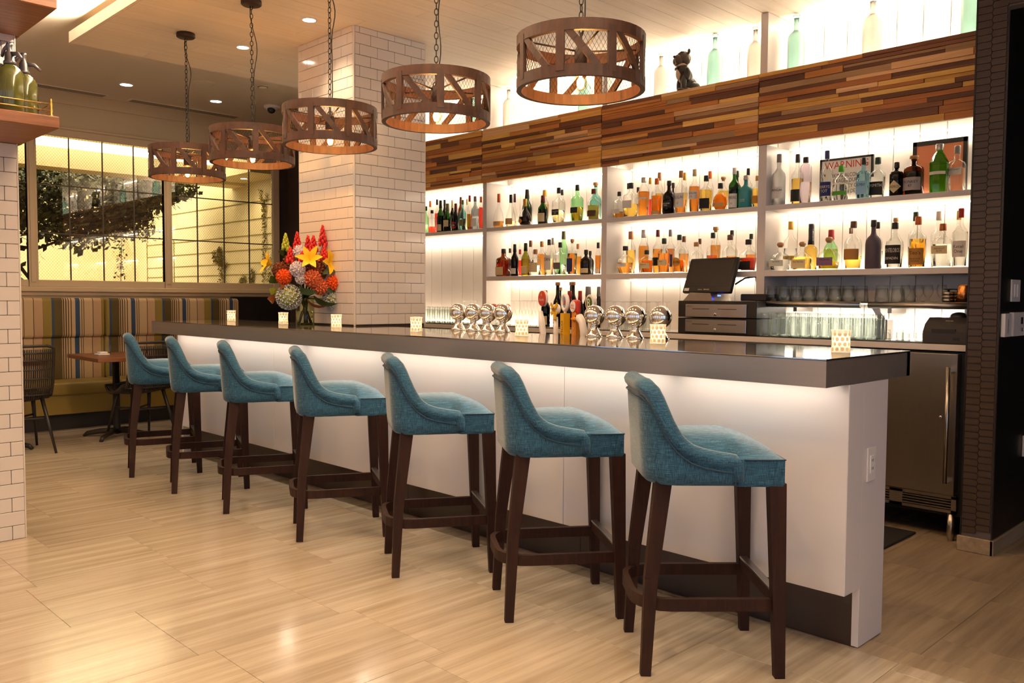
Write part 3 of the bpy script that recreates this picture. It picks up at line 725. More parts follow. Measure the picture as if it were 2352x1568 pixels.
for i, (a, b) in enumerate(AB):
    rz = math.atan2(b[1]-a[1], b[0]-a[0])
    # near rear foot sits at local (0,-.19)
    ox = a[0]-(.19*math.sin(rz)); oy = a[1]+.19*math.cos(rz)
    if i == 0: st0.location = (ox, oy, 0); st0.rotation_euler = (0, 0, rz); st0['label'] = SLAB[0]
    else: dup(st0, (ox, oy, 0), rz, SLAB[i])
# ================================================================== PENDANT LAMPS
M['wiremesh'] = plain('dark_wire_mesh', srgb(44, 26, 16), .5, .5)
M['bulbg'] = thin('amber_bulb_glass', (1, .86, .6), edge=.3)
M['fila'] = emis('glowing_filament', (1, .55, .16), 60)
def build_pendant():
    t = thing('pendant_lamp', 'x', 'pendant lamp', (0, 0, 0), 0, 'drum pendants over the bar')
    RO, z0, z1, rh = .256, 2.094, 2.304, .043
    def ring(za, zb):
        g = G(); n = 40; v = []
        for r, z in ((RO, za), (RO, zb), (RO-.02, zb), (RO-.02, za)):
            for i in range(n): v.append((r*math.cos(2*PI*i/n), r*math.sin(2*PI*i/n), z))
        g.add(v, [(k*n+i, k*n+(i+1) % n, ((k+1) % 4)*n+(i+1) % n, ((k+1) % 4)*n+i) for k in range(4) for i in range(n)], False); return g
    obj('ring', ring(z0, z0+rh), M['lampw'], t); obj('ring', ring(z1-rh, z1), M['lampw'], t)
    for k in range(8):
        a = 2*PI*(k+.2)/8; c, s = math.cos(a), math.sin(a); r = RO-.006
        obj('upright', G().bar((r*c, r*s, z0+.02), (r*c, r*s, z1-.02), .032, .014, up=(c, s, 0)), M['lampw'], t)
        a2 = 2*PI*(k+.92)/8; a1 = 2*PI*(k+.34)/8
        g = G(); pts = []
        for q in range(5):
            aa = a1+(a2-a1)*q/4; pts.append((RO-.008, aa, z1-rh+.004-(z1-z0-2*rh+.008)*q/4))
        pr = [Vector((r_*math.cos(aa), r_*math.sin(aa), z)) for r_, aa, z in pts]
        for q in range(4):
            m_ = (pr[q]+pr[q+1])/2; g.bar(pr[q], pr[q+1], .012, .026, up=(m_.x, m_.y, 0)) if False else g.bar(pr[q], pr[q+1], .026, .012, up=(m_.x, m_.y, 0))
        obj('brace', g, M['lampw'], t)
    # diamond wire mesh
    g = G(); n = 88; rm = RO-.019; zz = [z0+.012, z1-.012]; rise = 4; m = 8
    for sgn in (1, -1):
        for i in range(n):
            prev = None
            a0 = 2*PI*i/n
            pts = [(rm*math.cos(a0+sgn*2*PI*rise*q/n/4*1.6), rm*math.sin(a0+sgn*2*PI*rise*q/n/4*1.6), zz[0]+(zz[1]-zz[0])*q/4) for q in range(5)]
            w_ = .0008
            vv = []
            for p in pts:
                rr = Vector((p[0], p[1], 0)).normalized(); tn = Vector((-rr.y, rr.x, 0))
                vv += [Vector(p)+tn*w_, Vector(p)-tn*w_*.5+rr*w_, Vector(p)-tn*w_*.5-rr*w_]
            g.add(vv, [(q*3+b, q*3+(b+1) % 3, (q+1)*3+(b+1) % 3, (q+1)*3+b) for q in range(4) for b in range(3)], False)
    obj('wire_mesh', g, M['wiremesh'], t, auto=False)
    g = G()
    for k in range(4):
        a = PI/4+k*PI/2; g.tube([(0, 0, z1-.055), ((RO-.02)*math.cos(a), (RO-.02)*math.sin(a), z1-.03)], .004, 6)
    g.tube([(0, 0, z1-.10), (0, 0, z1+.02)], .006, 8); g.tube([(.014*math.cos(q), 0, z1-.03+.014*math.sin(q)) for q in [2*PI*i/12 for i in range(12)]], .003, 6, True)
    obj('spider_arm', g, M['bronze'], t)
    obj('socket', G().lathe([(.0, z1-.127), (.020, z1-.127), (.026, z1-.115), (.026, z1-.05), (.018, z1-.036), (.0, z1-.036)], 14), M['bronze'], t)
    zb = z1-.118
    b = obj('bulb', G().lathe([(.0, zb-.09), (.010, zb-.088), (.022, zb-.076), (.027, zb-.06), (.026, zb-.045), (.019, zb-.022), (.014, zb-.006), (.014, zb)], 16), M['bulbg'], t)
    g = G()
    for k in range(4):
        a = k*PI/2; g.tube([(.005*math.cos(a), .005*math.sin(a), zb-.024), (.010*math.cos(a), .010*math.sin(a), zb-.068), (.005*math.cos(a+.8), .005*math.sin(a+.8), zb-.03)], .0011, 5)
    obj('filament', g, M['fila'], b)
    pl = bpy.data.lights.new('bulb_light', 'POINT'); pl.energy = 8; pl.color = (1, .50, .16); pl.shadow_soft_size = .02
    po = bpy.data.objects.new('bulb_light', pl); C.objects.link(po); po.parent = t; po.location = (0, 0, zb-.052)
    # chain, cord, canopy
    g = G(); z = z1+.02; k = 0; pitch = .0275
    while z < ZC-.035:
        pts = []
        for q in range(12):
            a = 2*PI*q/12; x = .0085*math.cos(a); y = (.0165 if True else 0)*math.sin(a)
            pts.append((x, 0, z+.013+y) if k % 2 == 0 else (0, x, z+.013+y))
        g.tube(pts, .0022, 5, True); z += pitch; k += 1
    obj('chain', g, M['blackm'], t)
    cp = [(.012*math.sin(q*.55)+.022*math.sin(PI*q/22), .010*math.cos(q*.8), z1+.01+(ZC-.03-z1-.01)*q/22) for q in range(23)]
    obj('cord', G().tube(cp, .0028, 6), M['black'], t)
    obj('canopy', G().lathe([(.0, ZC-.032), (.055, ZC-.032), (.062, ZC-.026), (.062, ZC-.004), (.06, ZC)], 24), M['bronze'], t)
    return t
pd0 = build_pendant()
PLB = ['wooden drum pendant lamp with wire mesh, largest and nearest the viewer', 'wooden drum pendant lamp with wire mesh, second nearest the viewer', 'wooden drum pendant lamp in front of the tiled column', 'wooden drum pendant lamp between the tiled column and the farthest lamp', 'wooden drum pendant lamp farthest away, in front of the windows']
PXS = [-2.267, -3.167, -4.08, -4.955, -5.895]
for i, x in enumerate(PXS):
    if i == 0: pd0.location = (x, 2.61, 0); pd0.rotation_euler = (0, 0, .25); pd0['label'] = PLB[0]
    else: dup(pd0, (x, 2.61, 0), .25+(.55, .2, .75, .4)[i-1], PLB[i])
BOT = {'upper shelf of the first bay|1.8714': '''-6.329 0.257 0.044 0 std G w .4 dkgreen - -
-6.243 0.215 0.078 0 round c r .35 black - -
-6.416 0.324 0.045 1 tall c w .3 orange - -
-6.314 0.331 0.046 1 std c r .8 black - -
-6.118 0.295 0.068 0 wine g k .7 black .08,.40,cream -
-6.203 0.319 0.048 1 tall k k .8 black - -
-6.019 0.259 0.075 0 wine g k .6 olive .30,.66,cream -
-6.090 0.307 0.051 1 wine k k .8 cream - -
-5.904 0.251 0.065 0 wine k k .7 dkred .15,.55,redround ARA
-5.973 0.326 0.050 1 tall b a .7 brown - -
-5.809 0.275 0.063 0 round t w .5 olive .25,.60,olive -
-5.883 0.301 0.043 1 tall c p .5 cream - -
-5.715 0.309 0.046 0 tall c d .6 red .15,.75,yellow -
-5.642 0.296 0.072 0 std s w .5 grey .15,.55,white -
-5.566 0.287 0.042 0 tall c r .9 orange - -''',
'upper shelf of the second bay|1.8714': '''-5.339 0.292 0.093 0 cone c o .22 orange .10,.30,tan -
-5.191 0.273 0.092 0 cone c p .20 black .12,.42,tan -
-5.266 0.298 0.056 1 cone c p .25 purple - -
-5.116 0.320 0.086 1 wine g k .7 black - -
-5.023 0.224 0.117 0 cognac c d .42 gold .15,.40,goldround -
-4.912 0.299 0.073 1 tall c y .8 gold - -
-4.818 0.236 0.084 0 wine g k .7 dkred .15,.62,cream -
-4.644 0.284 0.095 0 squ c p .45 black .36,.62,dkgreen TULLAMORE DEW
-4.716 0.286 0.057 1 std c p .4 black - -
-4.448 0.289 0.091 0 squ G a .5 black .38,.62,black -
-4.362 0.313 0.092 1 round t w .6 cork - -
-4.281 0.243 0.096 0 std c a .62 dkred .2,.5,brown -''',
'lower shelf of the second bay|1.4551': '''-5.276 0.236 0.120 0 squ b a .75 black .08,.55,cream -
-5.321 0.247 0.053 1 std c k .6 black - -
-5.141 0.270 0.067 0 wine k k .8 black .12,.40,white -
-5.197 0.234 0.041 1 tall c r .8 red - -
-5.012 0.274 0.073 0 wine o y .7 black .12,.48,cream -
-5.072 0.305 0.055 1 tall c k .6 brown - -
-4.899 0.218 0.099 0 squat c w .5 tan .22,.80,cream -
-4.939 0.292 0.081 1 std c o .85 tan - -
-4.745 0.293 0.079 0 std c p .6 black .25,.90,white UZAN
-4.813 0.315 0.058 1 tall c w .6 silver - -
-4.623 0.264 0.093 0 squ c w .4 black .30,.62,grey -
-4.695 0.363 0.070 1 tall G w .8 olive - -
-4.495 0.285 0.074 0 squ c a .8 cork .15,.75,navy -
-4.540 0.254 0.063 1 std c o .8 tan - -
-4.351 0.195 0.091 0 squat k k .9 black .12,.42,cream -
-4.411 0.193 0.062 1 squat k k .9 black - -
-4.231 0.246 0.045 0 tall c a .8 black .1,.3,white -''',
'upper shelf of the third bay|1.8714': '''-4.031 0.200 0.083 0 squ c o .30 black .28,.56,white -
-4.039 0.276 0.059 1 squ c w .5 black - -
-3.921 0.256 0.107 0 squ c y .5 black .42,.78,white -
-3.947 0.237 0.047 1 squ c y .5 black - -
-3.805 0.285 0.089 0 facet c a .85 silver .70,.78,white -
-3.836 0.299 0.046 1 std c r .6 gold - -
-3.689 0.267 0.080 0 std c a .7 orange .05,.2,tan -
-3.752 0.328 0.060 1 tall c y .7 tan - -
-3.582 0.240 0.089 0 round k k .9 black .32,.62,black HIGHLAND PARK
-3.631 0.242 0.045 1 std k k .8 black - -
-3.482 0.301 0.082 0 std c a .40 tan .22,.76,white MACALLAN
-3.533 0.305 0.047 1 tall c y .7 gold - -
-3.370 0.300 0.076 0 std c a .8 cream .50,.80,white MACALLAN
-3.276 0.247 0.091 0 std c y .8 black .12,.58,black -
-3.323 0.294 0.054 1 tall c w .4 orange - -
-3.164 0.185 0.100 0 ball c a .8 black .22,.42,tan -
-3.216 0.246 0.075 1 std c y .8 cork - -
-3.058 0.277 0.073 0 std g w .7 white .06,.60,white LAPHROAIG
-3.108 0.275 0.053 1 std g k .7 dkgreen - -
-2.971 0.218 0.093 0 round T n 0 silver .25,.5,tealtext CLASSIC LADDIE
-3.025 0.283 0.058 1 std c a .6 black - -
-2.890 0.208 0.061 0 std c y .8 gold .2,.6,gold -''',
'lower shelf of the third bay|1.4551': '''-3.966 0.208 0.116 0 flask c o .52 black .40,.62,white ROCK
-4.009 0.326 0.077 1 tall c y .75 tan - -
-3.888 0.333 0.079 1 tall c o .85 silver - -
-3.770 0.171 0.098 0 squat c o .75 black .35,.72,cream HUDSON
-3.760 0.326 0.075 1 std c o .75 dkred .30,.60,black -
-3.618 0.250 0.089 0 std c a .75 dkgreen .36,.62,cream Trace
-3.649 0.322 0.069 1 std c a .75 grey .25,.70,navy -
-3.488 0.269 0.091 0 round c a .42 dkgreen .25,.65,goldround MICHTERS
-3.531 0.268 0.073 1 std c o .7 brown - -
-3.347 0.211 0.097 0 round c w .4 tan .3,.6,white -
-3.397 0.244 0.055 1 std c w .4 brown - -
-3.215 0.270 0.085 0 round c a .55 dkgreen .2,.5,green -
-3.269 0.322 0.071 1 tall c o .8 cork - -
-3.082 0.249 0.105 0 round c a .5 brown .4,.6,tan ELIJAH CRAIG
-3.141 0.290 0.070 1 round c o .5 black - -
-2.944 0.212 0.116 0 flask c d .55 black .10,.52,black -
-2.994 0.258 0.068 1 round c a .6 dkgreen - -''',
'upper shelf of the fourth bay|1.8714': '''-2.735 0.330 0.084 0 std f w .8 grey .22,.58,white SPRING44
-2.670 0.337 0.079 1 std c y .7 black .15,.52,black -
-2.554 0.291 0.073 0 tall2 L w .6 black - -
-2.416 0.315 0.076 0 std c w .7 navy .18,.62,navy PERRYS TOT
-2.335 0.218 0.097 0 squat c w .6 green .26,.44,green -
-2.188 0.246 0.078 0 squ B w .8 black .18,.70,blue BOMBAY
-2.132 0.250 0.091 0 std c w .7 dkgreen .15,.66,black SIPSMITH
-1.995 0.199 0.076 0 apoth k k .8 black .15,.75,creamdiamond HENDRICKS
-1.907 0.229 0.109 0 apoth b k .8 cork .20,.72,greyl MONKEY 47
-1.762 0.275 0.099 0 facet E w .8 silver .60,.70,white -
-1.697 0.268 0.096 0 squ c w .7 grey .62,.86,white BOTANIST''',
'lower shelf of the fourth bay|1.4551': '''-2.714 0.184 0.128 0 patron c w .5 cork .25,.6,pale PATRON
-2.708 0.324 0.087 1 std c w .6 yellow .35,.5,yellow -
-2.564 0.182 0.123 0 patron c y .6 cork .12,.6,cream PATRON
-2.567 0.300 0.086 1 tall3 c y .85 black - -
-2.391 0.203 0.132 0 patron c o .30 cork .20,.6,purple PATRON
-2.435 0.256 0.087 1 wine G y .7 red - -
-2.240 0.290 0.102 0 round c y .34 brown .32,.68,kraft -
-2.308 0.262 0.063 1 round c w .4 brown - -
-2.119 0.290 0.091 0 round V n 0 black .5,.6,purpletext -
-2.143 0.288 0.062 1 round c w .5 black - -
-1.995 0.267 0.100 0 round c w .8 black .16,.82,black MONTELOBOS
-2.039 0.307 0.066 1 round c w .5 cork - -
-1.924 0.333 0.081 1 std c y .5 dkgreen - -
-1.865 0.294 0.093 0 std c y .75 orange .10,.62,kraft Tito's
-1.796 0.328 0.080 1 std c w .5 pale - -
-1.732 0.246 0.107 0 squ c w .7 copper .50,.80,cream ABSOLUT ELYX
-1.688 0.325 0.068 1 std c w .5 yellow - -
-1.638 0.325 0.077 0 std c w .8 red .28,.72,white Ketel One'''}
# ================================================================== BOTTLES
SHAPES = {  # (z fraction, radius fraction) outline, cap start, neck radius fraction
 'std': ([(0, .9), (.015, 1), (.56, 1), (.62, .93), (.67, .6), (.72, .36), (.76, .31), (.97, .31)], .84, .36),
 'tall': ([(0, .9), (.015, 1), (.58, 1), (.66, .85), (.72, .55), (.78, .42), (.97, .4)], .82, .46),
 'wine': ([(0, .9), (.015, 1), (.5, 1), (.58, .9), (.66, .58), (.72, .40), (.97, .37)], .76, .43),
 'cone': ([(0, .9), (.015, 1), (.22, 1), (.40, .84), (.56, .5), (.66, .28), (.74, .24), (.97, .24)], .75, .28),
 'cognac': ([(0, .72), (.03, .84), (.18, 1), (.34, .92), (.5, .62), (.62, .32), (.7, .22), (.97, .2)], .74, .27),
 'squ': ([(0, .93), (.015, 1), (.6, 1), (.66, .86), (.70, .45), (.74, .32), (.97, .3)], .84, .37),
 'squat': ([(0, .93), (.02, 1), (.52, 1), (.62, .9), (.70, .5), (.74, .28), (.97, .26)], .82, .34),
 'flask': ([(0, .82), (.02, .88), (.5, 1), (.56, .92), (.66, .42), (.72, .28), (.97, .26)], .84, .38),
 'patron': ([(0, .93), (.02, 1), (.36, 1), (.46, .92), (.56, .7), (.63, .38), (.68, .25), (.97, .24)], .80, .27),
 'ball': ([(0, .7), (.03, .82), (.2, .99), (.36, 1), (.5, .84), (.62, .5), (.7, .28), (.97, .26)], .80, .33),
 'round': ([(0, .9), (.015, 1), (.5, 1), (.58, .94), (.64, .74), (.69, .42), (.74, .3), (.97, .28)], .86, .35),
 'apoth': ([(0, .93), (.015, 1), (.64, 1), (.70, .92), (.745, .6), (.77, .3), (.97, .3)], .83, .36),
 'facet': ([(0, .85), (.02, .92), (.62, 1), (.78, .58), (.84, .36), (.97, .34)], .87, .4),
 'tall2': ([(0, .95), (.01, 1), (.76, 1), (.82, .85), (.86, .42), (.97, .4)], .88, .44),
 'tall3': ([(0, .95), (.01, 1), (.44, 1), (.5, .85), (.54, .45), (.97, .42)], .56, .45)}
GLS = {'c': (.965, .97, .955), 'g': (.10, .32, .07), 'b': (.42, .17, .05), 't': (.45, .80, .76), 'k': (.07, .05, .035), 'f': (.93, .93, .92), 'G': (.62, .92, .62), 's': (.55, .58, .60), 'o': (.55, .55, .18), 'L': (.86, .80, .86), 'B': (.60, .86, .96), 'E': (.25, .72, .16)}
LIQ = {'a': (.74, .25, .025), 'o': (.86, .36, .05), 'y': (.93, .62, .12), 'r': (.84, .06, .03), 'd': (.36, .045, .015), 'k': (.05, .025, .012), 'w': (.965, .975, .965), 'p': (.96, .87, .58)}
LNM = {'a': 'amber', 'o': 'orange amber', 'y': 'golden', 'r': 'red', 'd': 'dark red', 'k': 'dark', 'w': 'clear', 'p': 'pale gold', 'n': ''}
GNM = {'c': '', 'g': 'green', 'b': 'brown', 't': 'pale teal', 'k': 'black', 'f': 'frosted', 'G': 'light green', 's': 'grey', 'o': 'olive', 'L': 'lavender', 'B': 'pale blue', 'E': 'bright green', 'T': 'opaque teal', 'V': 'dusky purple'}
CAPS = {'black': (26, 22, 21), 'dkgreen': (24, 52, 34), 'orange': (214, 104, 32), 'olive': (110, 104, 60), 'cream': (214, 194, 150), 'dkred': (104, 28, 24), 'brown': (104, 64, 40), 'red': (176, 40, 28), 'grey': (128, 124, 124), 'purple': (84, 40, 72), 'gold': (202, 152, 52), 'cork': (190, 142, 92), 'tan': (176, 122, 74), 'silver': (190, 186, 182), 'white': (232, 228, 224), 'navy': (34, 46, 104), 'green': (84, 172, 36), 'yellow': (224, 172, 44), 'copper': (176, 106, 64), 'pale': (226, 216, 204)}
LABC = {'cream': (226, 206, 156), 'white': (232, 226, 216), 'tan': (214, 168, 104), 'yellow': (226, 186, 50), 'olive': (120, 118, 70), 'dkgreen': (34, 52, 36), 'black': (28, 25, 24), 'brown': (92, 60, 40), 'grey': (110, 106, 98), 'navy': (40, 50, 108), 'green': (92, 168, 44), 'gold': (214, 150, 50), 'blue': (150, 196, 224), 'greyl': (176, 166, 164), 'pale': (206, 210, 196), 'purple': (128, 92, 128), 'kraft': (186, 132, 62), 'red': (196, 56, 36)}
GM = {k: thin('bottle_glass_'+k, v, edge=1.0 if k == 'c' else .6) for k, v in GLS.items()}
GM['f'] = plain('frosted_bottle_glass', (.86, .86, .85), .5); GM['f'].node_tree.nodes['Principled BSDF'].inputs['Transmission Weight'].default_value = .75
GM['T'] = plain('opaque_teal_bottle', srgb(52, 146, 150), .3); GM['V'] = plain('dusky_purple_bottle', srgb(86, 74, 86), .6)
LM = {k: liquid('liquid_'+LNM[k].replace(' ', '_'), v) for k, v in LIQ.items()}
CM = {k: plain('cap_'+k, srgb(*v), .4 if k not in ('silver', 'gold', 'copper', 'grey') else .3, .7 if k in ('silver', 'copper') else 0) for k, v in CAPS.items()}
LBM = {k: plain('paper_label_'+k, srgb(*v), .7, var=.04, scale=60) for k, v in LABC.items()}
INK = {'dark': plain('dark_print', srgb(36, 30, 28), .6), 'light': plain('light_print', srgb(228, 220, 206), .6), 'red': plain('red_print', srgb(206, 40, 28), .6), 'gold': plain('gold_print', srgb(196, 150, 60), .5), 'yellow': plain('yellow_print', srgb(232, 190, 40), .6), 'green': plain('green_print', srgb(36, 92, 40), .6)}
TXC = {}
def text_geo(s, h, width=None):
    """lettering as a flat mesh: centred, x right, z up, lines stacked"""
    if s in TXC: vs_, fs_ = TXC[s]
    else:
        cu = bpy.data.curves.new('lettering', 'FONT'); cu.body = s; cu.align_x = 'CENTER'; cu.align_y = 'CENTER'; cu.resolution_u = 2; cu.fill_mode = 'FRONT'
        o = bpy.data.objects.new('lettering', cu); me = bpy.data.meshes.new_from_object(o)
        vs_ = [tuple(v.co) for v in me.vertices]; fs_ = [tuple(p.vertices) for p in me.polygons]
        bpy.data.meshes.remove(me); bpy.data.objects.remove(o); bpy.data.curves.remove(cu); TXC[s] = (vs_, fs_)
    if not vs_: return G()
    x0, x1 = min(v[0] for v in vs_), max(v[0] for v in vs_); y0, y1 = min(v[1] for v in vs_), max(v[1] for v in vs_)
    k = h/(y1-y0); kx = k if width is None else min(k, width/(x1-x0)); ky = k if width is None or s.count('\n') == 0 else min(k, kx*1.3)
    g = G(); g.add([((v[0]-(x0+x1)/2)*kx, 0, (v[1]-(y0+y1)/2)*ky) for v in vs_], fs_); return g
def on_cyl(g, r, zc, a0=0.0, cx=0, cy=0):
    """wrap a flat x/z patch round a cylinder, facing -Y turned by a0"""
    for i, (x, y, z) in enumerate(g.v):
        a = x/r+a0; g.v[i] = (cx+r*math.sin(a), cy-r*math.cos(a), zc+z)
    return g
def label_patch(wd, ht, kind, nx=8):
    g = G()
    if kind == 'round':
        n = 20; g.add([(0, 0, 0)]+[(wd/2*math.cos(2*PI*i/n), 0, ht/2*math.sin(2*PI*i/n)) for i in range(n)], [(0, 1+i, 1+(i+1) % n) for i in range(n)])
    elif kind == 'diamond':
        v = []; f = []
        for i in range(nx+1):
            t_ = -1+2*i/nx; hh = ht/2*(1-abs(t_)); v += [(wd/2*t_, 0, -hh), (wd/2*t_, 0, hh)]
        f = [(2*i, 2*i+2, 2*i+3, 2*i+1) for i in range(nx)]; g.add(v, f)
    else:
        v = []
        for i in range(nx+1): v += [(-wd/2+wd*i/nx, 0, -ht/2), (-wd/2+wd*i/nx, 0, ht/2)]
        g.add(v, [(2*i, 2*i+2, 2*i+3, 2*i+1) for i in range(nx)], True)
    return g
def rad_at(pf, r, h, z):
    return interp([(a*h, b*r) for a, b in pf], z)
def bottle(x, y, z, h, w, shape, gl, lq, fill, cap, lab, txt, label, group):
    t = thing('bottle', label, 'bottle', (x, y, z), 0, group)
    pf, cs, rn = SHAPES[shape]; r = w/2
    sq = 5 if shape in ('squ', 'flask', 'patron') else 0; n = 20 if sq else (8 if shape == 'facet' else 16)
    if sq: r *= .88
    prof = [(r*b, h*a) for a, b in pf]
    obj('glass_body', G().lathe(prof, n, smooth=shape != 'facet', sq=sq), GM[gl], t)
    if lq != 'n':
        zf = h*(.04+fill*.70); pl = [(r*.90*pf[0][1], .008)]+[(r*.93*b, h*a) for a, b in pf[1:] if .01 < h*a < zf-.004]
        pl.append((r*.93*rad_at(pf, 1, h, zf), zf))
        obj('liquid', G().lathe(pl, n, smooth=shape != 'facet', sq=sq), LM[lq], t)
    cm = CM[cap]; rc = max(.0105, r*rn)
    if shape == 'patron': obj('stopper', G().lathe([(rc*.8, h*.82), (rc, h*.84), (rc*1.45, h*.89), (rc*1.5, h*.93), (rc*1.1, h*.985), (0, h)], 14), cm, t)
    elif cap == 'cork': obj('stopper', G().lathe([(rc*.8, h*.88), (rc*.85, h*.92), (rc*1.25, h*.925), (rc*1.25, h*.995), (0, h)], 14), cm, t)
    elif shape in ('wine', 'tall3'): obj('cap', G().lathe([(rc*1.08, h*cs), (rc*.95, h*(cs+.12)), (rc*.95, h*.96), (rc*.9, h), (0, h)], 14), cm, t)
    else: obj('cap', G().lathe([(rc, h*cs), (rc*1.06, h*(cs+.01)), (rc*1.06, h*.99), (rc*.9, h), (0, h)], 14), cm, t)
    if lab != '-':
        a, b, c = lab.split(','); a, b = float(a)*h*.62, float(b)*h*.62; kind = 'rect'
        for kk in ('round', 'diamond'):
            if c.endswith(kk): kind = kk; c = c[:-len(kk)]
        zc = (a+b)/2; rl = max(rad_at(pf, r, h, a), rad_at(pf, r, h, b), rad_at(pf, r, h, zc))+.0012
        flat = sq > 0; lo = None
        ht = b-a; wd = rl*(1.72 if flat else 2.1)
        if kind != 'rect': ht = max(ht, .03); wd = min(wd, ht*1.1)
        if not c.endswith('text'):
            g = label_patch(wd, ht, kind)
            if flat: g.xf(Matrix.Translation((0, -rl, zc)))
            else: on_cyl(g, rl, zc, -.0)
            lo = obj('label', g, LBM[c], t, auto=False)
            if kind == 'round' and c == 'gold': pass
        if txt != '-':
            ink = INK['light'] if c in ('black', 'navy', 'dkgreen', 'brown', 'grey', 'red') or c.endswith('text') else INK['dark']
            lines = txt.replace(' ', '\n') if flat or ' ' in txt else txt
            g = text_geo(lines, ht*(.5 if '\n' in lines else .22), wd*.86)
            if kind == 'rect' and '\n' not in lines: g.xf(Matrix.Translation((0, 0, ht*.22)))
            if flat: g.xf(Matrix.Translation((0, -rl-.0006, zc)))
            else: on_cyl(g, rl+.0006, zc)
            if g.v: obj('lettering', g, ink, lo or t, auto=False)
            if txt in ('MACALLAN', 'LAPHROAIG', "Tito's", 'MONTELOBOS'):
                ex = {'MACALLAN': '12' if gl == 'c' and lq == 'a' and fill < .5 else '18', 'LAPHROAIG': '10', "Tito's": 'Handmade\nVODKA', 'MONTELOBOS': 'ESPADIN'}[txt]
                g = text_geo(ex, ht*.26 if '\n' in ex else ht*.13, wd*.7); g.xf(Matrix.Translation((0, 0, -ht*.2)))
                on_cyl(g, rl+.0006, zc); obj('lettering', g, ink, lo or t, auto=False)
    return t
placed = []
for key, txt in BOT.items():
    nm, z = key.split('|'); z = float(z)
    shelf_, bay_ = nm.split(' of the '); bay_ = bay_.replace(' bay', '')
    rows_ = [l.split(' ', 10) for l in txt.split('\n')]
    cnt = {0: [], 1: []}
    for p in rows_: cnt[int(p[3])].append(float(p[0]))
    for c in cnt.values(): c.sort()
    for p in rows_:
        x, h, w_, row = float(p[0]), float(p[1]), float(p[2]), int(p[3])
        bi = ['first', 'second', 'third', 'fourth'].index(bay_); lo_, hi_ = BAY[bi]
        x = min(max(x, lo_+w_/2+.004), hi_-w_/2-.004)
        coln = (GNM[p[5]] or LNM[p[6]])
        idx = ORD[cnt[row].index(float(p[0]))]
        lb = '%s bottle, %s cap, %s from left, %s row, %s, %s bay' % (coln, {'dkgreen': 'dark green', 'dkred': 'dark red', 'cork': 'cork'}.get(p[8], p[8]), idx, 'back' if row else 'front', shelf_, bay_)
        yy = YS+(.195 if row else .075)
        for _k in range(6):
            hit = [q for q in placed if q[2] == z and math.hypot(q[0]-x, q[1]-yy) < (q[3]+w_)/2*.96]
            if not hit: break
            yy += .022 if row == 0 else (-.022 if yy > YS+.22 else .022)
        placed.append((x, yy, z, w_))
        bottle(x, yy, z, h, w_, p[4], p[5], p[6], float(p[7]), p[8], p[9], p[10] if len(p) > 10 else '-', lb, 'liquor bottles on the back bar')
# big pale bottles on top
def big(x, h, w_, key, label, y=5.17):
    t = thing('display_bottle', label, 'bottle', (x, y, 2.7085), 0, 'large display bottles above the wood panels'); r = w_/2
    obj('glass_body', G().lathe([(r*.95, 0), (r, .01), (r, h*.58), (r*.95, h*.64), (r*.75, h*.69), (r*.4, h*.73), (r*.3, h*.76), (r*.3, h*.95)], 20), M[key], t)
    obj('rim', G().lathe([(r*.3, h*.94), (r*.4, h*.945), (r*.4, h), (r*.3, h)], 16), M[key], t)
M['aqua'] = plain('aqua_frosted_glass', (.42, .80, .76), .35); M['aqua'].node_tree.nodes['Principled BSDF'].inputs['Transmission Weight'].default_value = .85
M['milk'] = plain('milky_glass', (.93, .92, .88), .35); M['milk'].node_tree.nodes['Principled BSDF'].inputs['Transmission Weight'].default_value = .8
big(-3.272, .375, .105, 'aqua', 'large aqua glass bottle right of the bulldog figurine')
big(-2.676, .37, .105, 'aqua', 'large aqua glass bottle right of the upper post')
big(-3.72, .335, .10, 'milk', 'large milky glass bottle left of the bulldog figurine')
big(-2.965, .36, .10, 'milk', 'large milky glass bottle just left of the upper post')
big(-2.19, .36, .11, 'milk', 'large milky glass bottle above the rightmost wood panel')
big(-1.64, .36, .11, 'aqua', 'large aqua glass bottle beside the dark tiled pier')
big(-5.30, .36, .10, 'milk', 'large milky glass bottle right of the tiled column')
big(-4.45, .36, .10, 'aqua', 'large aqua glass bottle behind the nearest pendant, left side')
big(-4.20, .36, .10, 'milk', 'large milky glass bottle behind the nearest pendant')
big(-5.75, .36, .10, 'aqua', 'large aqua glass bottle closest to the tiled column')
# ================================================================== GLASSWARE
def glass_mesh(kind):
    g = G()
    if kind == 'highball': # upside down, thick base on top
        g.lathe([(.0315, 0), (.0305, .03), (.0285, .12), (.0285, .146), (0, .146)], 14); g.lathe([(.0295, .001), (.0285, .03), (.0262, .122), (0, .124)], 14)
    elif kind == 'rocks':
        g.lathe([(.040, 0), (.0385, .03), (.035, .08), (.034, .094), (0, .094)], 14); g.lathe([(.038, .001), (.0365, .03), (.0325, .077), (0, .078)], 14)
    elif kind == 'shot':
        g.lathe([(.0225, 0), (.020, .05), (.019, .062), (0, .062)], 12); g.lathe([(.0205, .001), (.0175, .046), (0, .047)], 12)
    elif kind == 'flute': # upside down stem glass
        g.lathe([(.026, 0), (.030, .03), (.028, .08), (.014, .125), (.004, .145), (.0035, .19), (.006, .2), (.030, .206), (.030, .208), (0, .209)], 14)
    elif kind == 'wine':
        g.lathe([(.030, 0), (.040, .04), (.036, .085), (.014, .115), (.004, .125), (.0035, .185), (.008, .195), (.035, .2), (.035, .202), (0, .203)], 14)
    elif kind == 'snifter':
        g.lathe([(.032, 0), (.033, .004), (.008, .010), (.006, .02), (.016, .03), (.026, .05), (.028, .065), (.022, .095)], 14)
    return g
GLM = {k: glass_mesh(k).mesh(k+'_glass', M['glass']) for k in ('highball', 'rocks', 'shot', 'flute', 'wine', 'snifter')}
